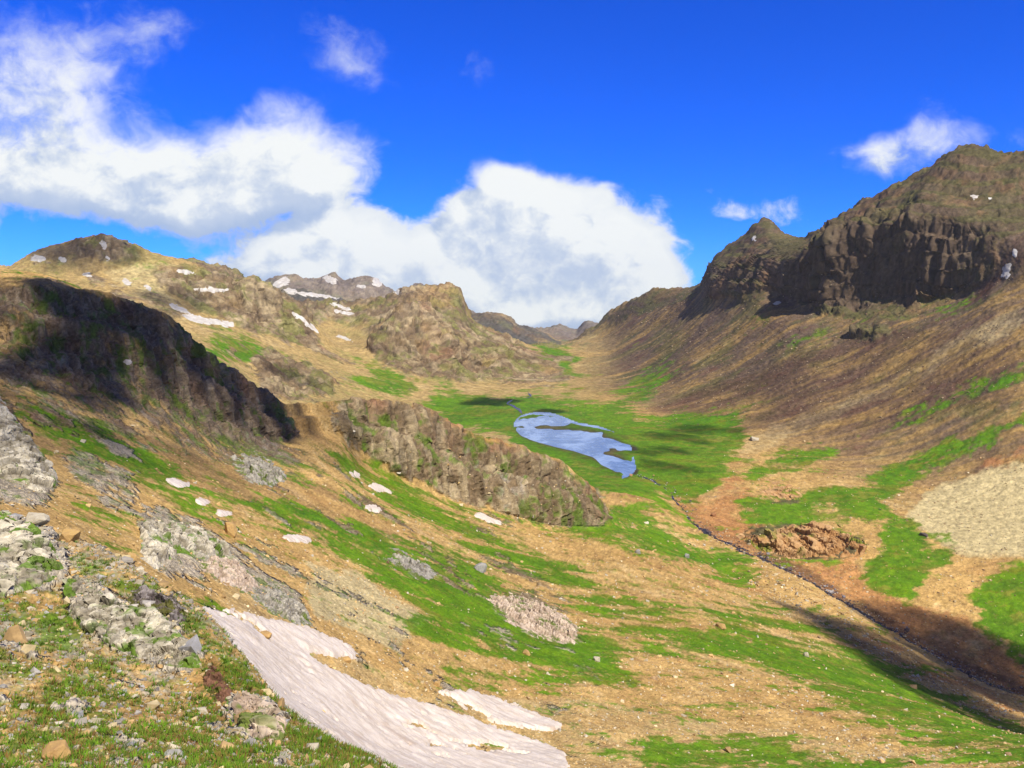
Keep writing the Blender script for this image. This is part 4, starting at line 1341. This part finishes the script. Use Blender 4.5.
ROCKC = simple_mat('outcrop_rock', (.4, .3, .2), .93, .1, .10, None, 1.6, 'albedo')
WH = ((.27, .235, .175), (.54, .49, .385), (.055, .045, .04), (.09, .17, .008))
PK = ((.36, .27, .20), (.56, .45, .35), (.12, .09, .07), (.10, .15, .015))
DK = ((.10, .08, .075), (.24, .21, .20), (.03, .025, .025), (.10, .10, .02))
GY_ = ((.22, .20, .17), (.38, .35, .29), (.06, .05, .05), (.10, .14, .015))
CLEFT = ((.10, .05, .03), (.20, .10, .06), (.03, .02, .015), (.07, .09, .01))  # rust rock, kept dark so the colour carries the cleft's shade
OR = ((.40, .22, .09), (.50, .31, .15), (.10, .06, .04), (.16, .20, .02))
OG = 'jagged rock outcrops'
outcrop('rock_outcrop', [(60, 585), (88, 582), (110, 600), (150, 608), (165, 622), (190, 645), (200, 668), (165, 665), (130, 652), (90, 632), (72, 615)], 0, .75, WH, 'whitish jagged outcrop in the foreground under bright moss', (.4, .3, .5), OG, .55, 2.6, 4)
outcrop('rock_outcrop', [(118, 592), (150, 592), (180, 606), (188, 622), (165, 620), (135, 604)], 0, .45, DK, 'dark broken rock above the whitish foreground outcrop', (.4, .2, .6), OG, .8)
outcrop('rock_outcrop', [(0, 522), (35, 530), (55, 555), (60, 580), (20, 592), (-40, 600), (-60, 520)], 0, 1.0, WH, 'pale blocky outcrop at the left edge above the moss', (.4, .2, .3), OG, .6, 2.2, 4)
outcrop('rock_outcrop', [(200, 665), (218, 672), (232, 692), (222, 706), (208, 690)], 0, .4, CLEFT, 'rust rock cleft between two moss cushions, darkened to stand for its shade', (.2, .1, .3), OG, .5)
outcrop('rock_outcrop', [(228, 700), (255, 700), (285, 722), (280, 745), (250, 735), (235, 720)], 0, .5, PK, 'pinkish pale outcrop at the lower end of the foreground slope', (.5, .3, .5), OG, .8)
outcrop('rock_outcrop', [(140, 528), (165, 520), (195, 528), (225, 548), (232, 560), (205, 560), (185, 550), (160, 568), (146, 560)], 1, 2.6, WH, 'pale outcrop with upright ribs left of the leaning yellow boulder', (.3, .2, .3), OG, .5, 2.8, 4)
outcrop('rock_outcrop', [(195, 556), (240, 566), (262, 588), (245, 592), (215, 575)], 1, 1.5, PK, 'long pale rubbly rib running down from the ribbed outcrop', (.3, .5, .3), OG, .5)
outcrop('rock_outcrop', [(250, 588), (275, 590), (305, 608), (312, 626), (285, 618), (262, 603)], 1, 1.3, GY_, 'dark grey ledge at the top of the snowfield', (.5, .3, .5), OG, .7)
outcrop('rock_outcrop', [(488, 600), (530, 602), (560, 616), (582, 634), (570, 644), (545, 638), (512, 622)], 1, 2.6, PK, 'slanting ribbed outcrop on the turf in the middle of the hillside', (.4, .7, .5), OG, .7, 3)
outcrop('rock_outcrop', [(236, 460), (262, 460), (287, 474), (275, 486), (250, 480)], 1, 2.6, GY_, 'small grey outcrop on the slope above the row of snow patches', (.3, .2, .3), OG, .7)
outcrop('rock_outcrop', [(0, 400), (18, 428), (40, 455), (58, 480), (48, 492), (20, 480), (-30, 470), (-30, 400)], 1, 3.6, WH, 'light grey outcrop at the left edge below the dark ridge', (.3, .2, .3), OG, .5, 2.4, 4)
outcrop('rock_outcrop', [(385, 558), (405, 556), (432, 570), (440, 580), (415, 576)], 1, 2.2, GY_, 'small dark outcrop on turf beside the grey green boulder', (.3, .4, .3), OG, .5)
outcrop('rock_knoll', [(740, 541), (765, 533), (800, 529), (835, 531), (862, 540), (868, 550), (845, 558), (790, 556), (755, 549)], 2, 15.0, OR, 'low orange rock knoll with dark cracks beside the stream', (.15, .1, .4), None, .5, .8)
outcrop('rock_knoll', [(755, 490), (790, 488), (806, 492), (796, 499), (765, 499)], 2, 7.0, OR, 'small flat orange rock ledge in the meadow behind the knoll', (.1, .1, .4), None, .35, 1.0)

# loose stones
PROTO = [hull(11, (1, .8, .7), 900 + i, .5) for i in range(10)]


def scatter(name, n, sh, sizes, weight, colors, minpy=0):
    r0, r1 = sh_row[sh]
    r_ = np.random.default_rng(77 + sh * 5 + n)
    cand = n * 6
    ri = r_.integers(r0, r1, cand)
    ci = r_.integers(colof(-120), colof(1140), cand)
    w = weight[ri, ci]
    keep = (r_.random(cand) < w) & (VPY[ri, ci] > minpy) & (VPY[ri, ci] < 830)
    ri, ci = ri[keep][:n], ci[keep][:n]
    base_p = np.stack([X[ri, ci], Y[ri, ci], Z[ri, ci]], 1)
    m = len(ri)
    pxs_ = r_.lognormal(np.log(sizes[0]), sizes[1], m)
    size = pxs_ * base_p[:, 1] / F_PX
    VV, FF, CC, off = [], [], [], 0
    ang = r_.uniform(0, 6.28, m)
    cols = np.array(colors)[r_.integers(0, len(colors), m)] * r_.uniform(.7, 1.25, (m, 1))
    for p_ in range(len(PROTO)):
        V, F = PROTO[p_]
        s_ = np.arange(m) % len(PROTO) == p_
        k = s_.sum()
        c_, n_ = np.cos(ang[s_]), np.sin(ang[s_])
        vx = V[None, :, 0] * c_[:, None] - V[None, :, 1] * n_[:, None]
        vy = V[None, :, 0] * n_[:, None] + V[None, :, 1] * c_[:, None]
        vz = V[None, :, 2] + .12 + 0 * vx
        W = np.stack([vx, vy, vz], -1) * size[s_][:, None, None] + base_p[s_][:, None, :]
        VV.append(W.reshape(-1, 3))
        FF.append((F[None] + (np.arange(k) * len(V))[:, None, None]).reshape(-1, 3) + off)
        CC.append(np.repeat(cols[s_], len(V), 0))
        off += k * len(V)
    o = link_mesh(name, np.concatenate(VV), np.concatenate(FF), STONE, False, np.concatenate(CC))
    o['kind'] = 'stuff'
    return o


STONE = simple_mat('loose_stone', (.4, .3, .2), .92, .15, .05, None, 1.0, 'albedo')
tans = [(.50, .35, .16), (.46, .30, .13), (.55, .45, .28), (.36, .24, .13), (.48, .43, .34)]
scatter('scattered_stones', 11000, 0, (2.3, .68), np.clip(.9 - .6 * g, 0, 1), [(.40, .35, .26), (.34, .31, .27), (.46, .37, .21), (.28, .27, .26), (.42, .28, .13)])
bare = np.clip(1 - g, 0.05, 1) * np.where(PY > 520, 1, .5)
scatter('scree', 16000, 1, (1.7, .5), bare * sstep(PY, 400, 640), tans, 380)
scatter('talus', 9000, 2, (1.15, .3), sstep(PX, 600, 700) * sstep(-PY, -430, -400) * sstep(PY, 250, 330) * .9 + 0 * GY, [(.24, .17, .12), (.15, .11, .08), (.36, .28, .18), (.2, .12, .08)], 200)
scatter('scree', 6000, 2, (1.3, .4), np.clip(1 - g * .7, .15, 1) * sstep(PX, 640, 760) * sstep(PY, 430, 520), [(.48, .36, .2), (.42, .28, .14), (.3, .2, .13), (.5, .43, .3)], 430)

# stones in the stream beds
def bank(name, W, n, sp, size, colors, seed):
    r_ = np.random.default_rng(seed)
    i = r_.integers(0, len(W), n)
    P = W[i] + np.stack([r_.normal(0, sp, n), r_.normal(0, sp, n), np.zeros(n)], 1)
    VV, FF, CC, off = [], [], [], 0
    for j in range(n):
        V, F = PROTO[j % len(PROTO)]
        s_ = size * r_.lognormal(0, .5)
        VV.append(V * s_ + P[j] + [0, 0, s_ * .25])
        FF.append(F + off)
        off += len(V)
        CC.append(np.repeat(np.array([colors[j % len(colors)]]), len(V), 0))
    o = link_mesh(name, np.concatenate(VV), np.concatenate(FF), STONE, False, np.concatenate(CC))
    o['kind'] = 'stuff'


bank('stream_stones', W_main, 1300, 8.0, 1.35, [(.09, .07, .08), (.14, .10, .09), (.22, .20, .22), (.30, .17, .09), (.45, .43, .44)], 1)
bank('stream_stones', W_side, 420, 5.0, 1.0, [(.09, .07, .08), (.16, .10, .08)], 2)

# ------------------------------------------------------------------ turf tufts on the near slope
def tufts(n):
    r_ = np.random.default_rng(5)
    r0, r1 = sh_row[0]
    ri = r_.integers(rowof('near') - 30, r1, n * 6)
    ci = r_.integers(colof(-100), colof(560), n * 6)
    k = (r_.random(n * 6) < .15 + .85 * g[ri, ci]) & (rr[ri, ci] < .5)
    ri, ci = ri[k][:n], ci[k][:n]
    P = np.stack([X[ri, ci], Y[ri, ci], Z[ri, ci] - .01], 1)
    m, nb = len(P), 9
    a = r_.uniform(0, 6.28, (m, nb))
    hgt = r_.uniform(.07, .20, (m, 1)) * r_.uniform(.6, 1.2, (m, nb))
    sp = r_.uniform(.04, .16, (m, nb))
    base_ = P[:, None, :] + np.stack([np.cos(a) * sp * .6, np.sin(a) * sp * .6, 0 * a], -1)
    tip = P[:, None, :] + np.stack([np.cos(a) * sp * 1.7, np.sin(a) * sp * 1.7, hgt], -1)
    side = np.stack([-np.sin(a), np.cos(a), 0 * a], -1) * .018
    V = np.stack([base_ - side, base_ + side, tip], 2).reshape(-1, 3)
    F = np.arange(len(V)).reshape(-1, 3)
    pal = np.array([(.075, .16, .010), (.12, .22, .015), (.15, .17, .03), (.17, .10, .03), (.06, .11, .01)])
    c = np.repeat(pal[r_.integers(0, len(pal), m)], nb * 3, 0)
    o = link_mesh('grass', V, F, STONE, False, c)
    o['kind'] = 'stuff'


tufts(9000)

# ------------------------------------------------------------------ the clouds above and behind the viewer that shade parts of the land
def vapour(dn):
    m = bpy.data.materials.new('cloud_vapour')
    m.use_nodes = True
    t = NT(m.node_tree)
    t.n.remove(t.n['Principled BSDF'])
    v = t.node('ShaderNodeVolumeScatter')
    v.inputs['Color'].default_value = (1, 1, 1, 1)
    v.inputs['Density'].default_value = dn
    v.inputs['Anisotropy'].default_value = .4
    t.l.new(v.outputs[0], t.n['Material Output'].inputs['Volume'])
    return m


THIN, DENSE = vapour(.0085), vapour(.030)


def cloud(targets, zc, thick, mat=None):
    """targets: (px, py, sheet, radius m) spots on the ground that lie in this cloud's shadow."""
    bm = bmesh.new()
    for (px, py, sh, rad) in targets:
        P = ground_at(px, py, sh)[0]
        k = (zc - P[2]) / S[2]
        c_ = P + S * k
        mm = bmesh.ops.create_icosphere(bm, subdivisions=4, radius=1.0)
        for v in mm['verts']:
            d = np.array(v.co)
            f = 1 + .28 * math.sin(d[0] * 3.1 + px) * math.sin(d[1] * 4.3 + py) + .14 * math.sin(d[0] * 9 + d[2] * 7 + px) * math.sin(d[1] * 8.0)
            v.co = Vector((d[0] * rad * f + c_[0], d[1] * rad * f + c_[1], d[2] * thick * f + c_[2]))
    me = bpy.data.meshes.new('cloud')
    bm.to_mesh(me)
    bm.free()
    me.materials.append(mat or DENSE)
    o = bpy.data.objects.new('cloud', me)
    col.objects.link(o)
    o['kind'] = 'stuff'


ZC = 760
cloud([(-60, 322, 1, 50), (30, 312, 1, 42), (90, 320, 1, 36), (140, 332, 1, 36), (185, 358, 1, 34), (230, 390, 1, 36), (272, 418, 1, 38), (300, 415, 1, 40), (330, 412, 1, 26)], ZC, 60, THIN)
cloud([(160, 322, 1, 22), (205, 362, 1, 20), (245, 392, 1, 20), (275, 408, 1, 18)], ZC + 40, 40, THIN)
cloud([(60, 400, 1, 30), (150, 440, 1, 26), (20, 430, 1, 26)], ZC, 50, THIN)
cloud([(985, 680, 2, 62), (1060, 700, 2, 80), (930, 664, 1, 46), (880, 645, 1, 32), (845, 628, 1, 18), (1000, 715, 1, 46), (960, 640, 2, 34), (950, 688, 1, 50), (905, 664, 1, 36), (1040, 730, 1, 50), (930, 640, 2, 30)], ZC, 90)
cloud([(665, 436, 2, 42), (695, 430, 2, 50), (735, 431, 2, 26), (648, 452, 2, 28), (660, 466, 2, 34), (672, 450, 2, 34), (700, 442, 2, 24), (685, 436, 2, 30), (690, 470, 2, 22)], ZC, 26, vapour(.018))
cloud([(490, 402, 2, 75), (550, 412, 2, 35)], ZC, 30)
cloud([(85, 246, 2, 130), (110, 255, 2, 90)], ZC + 100, 60, THIN)
cloud([(170, 300, 2, 90), (150, 312, 2, 80)], ZC + 100, 60, THIN)
cloud([(280, 372, 2, 55), (300, 382, 2, 60)], ZC, 60, THIN)

# ------------------------------------------------------------------ the air
bm = bmesh.new()
bmesh.ops.create_cube(bm, size=1.0)
for v in bm.verts:
    v.co = Vector((v.co.x * 26000, 6200 + v.co.y * 13600, 20 + v.co.z * 1100))
me = bpy.data.meshes.new('haze')
bm.to_mesh(me)
bm.free()
HZ = bpy.data.materials.new('air')
HZ.use_nodes = True
t = NT(HZ.node_tree)
t.n.remove(t.n['Principled BSDF'])
pv = t.node('ShaderNodeVolumePrincipled')
pv.inputs['Color'].default_value = (.80, .88, 1, 1)
pv.inputs['Density'].default_value = 1.8e-5
t.l.new(pv.outputs[0], t.n['Material Output'].inputs['Volume'])
me.materials.append(HZ)
hz = bpy.data.objects.new('haze', me)
col.objects.link(hz)
hz['kind'] = 'stuff'
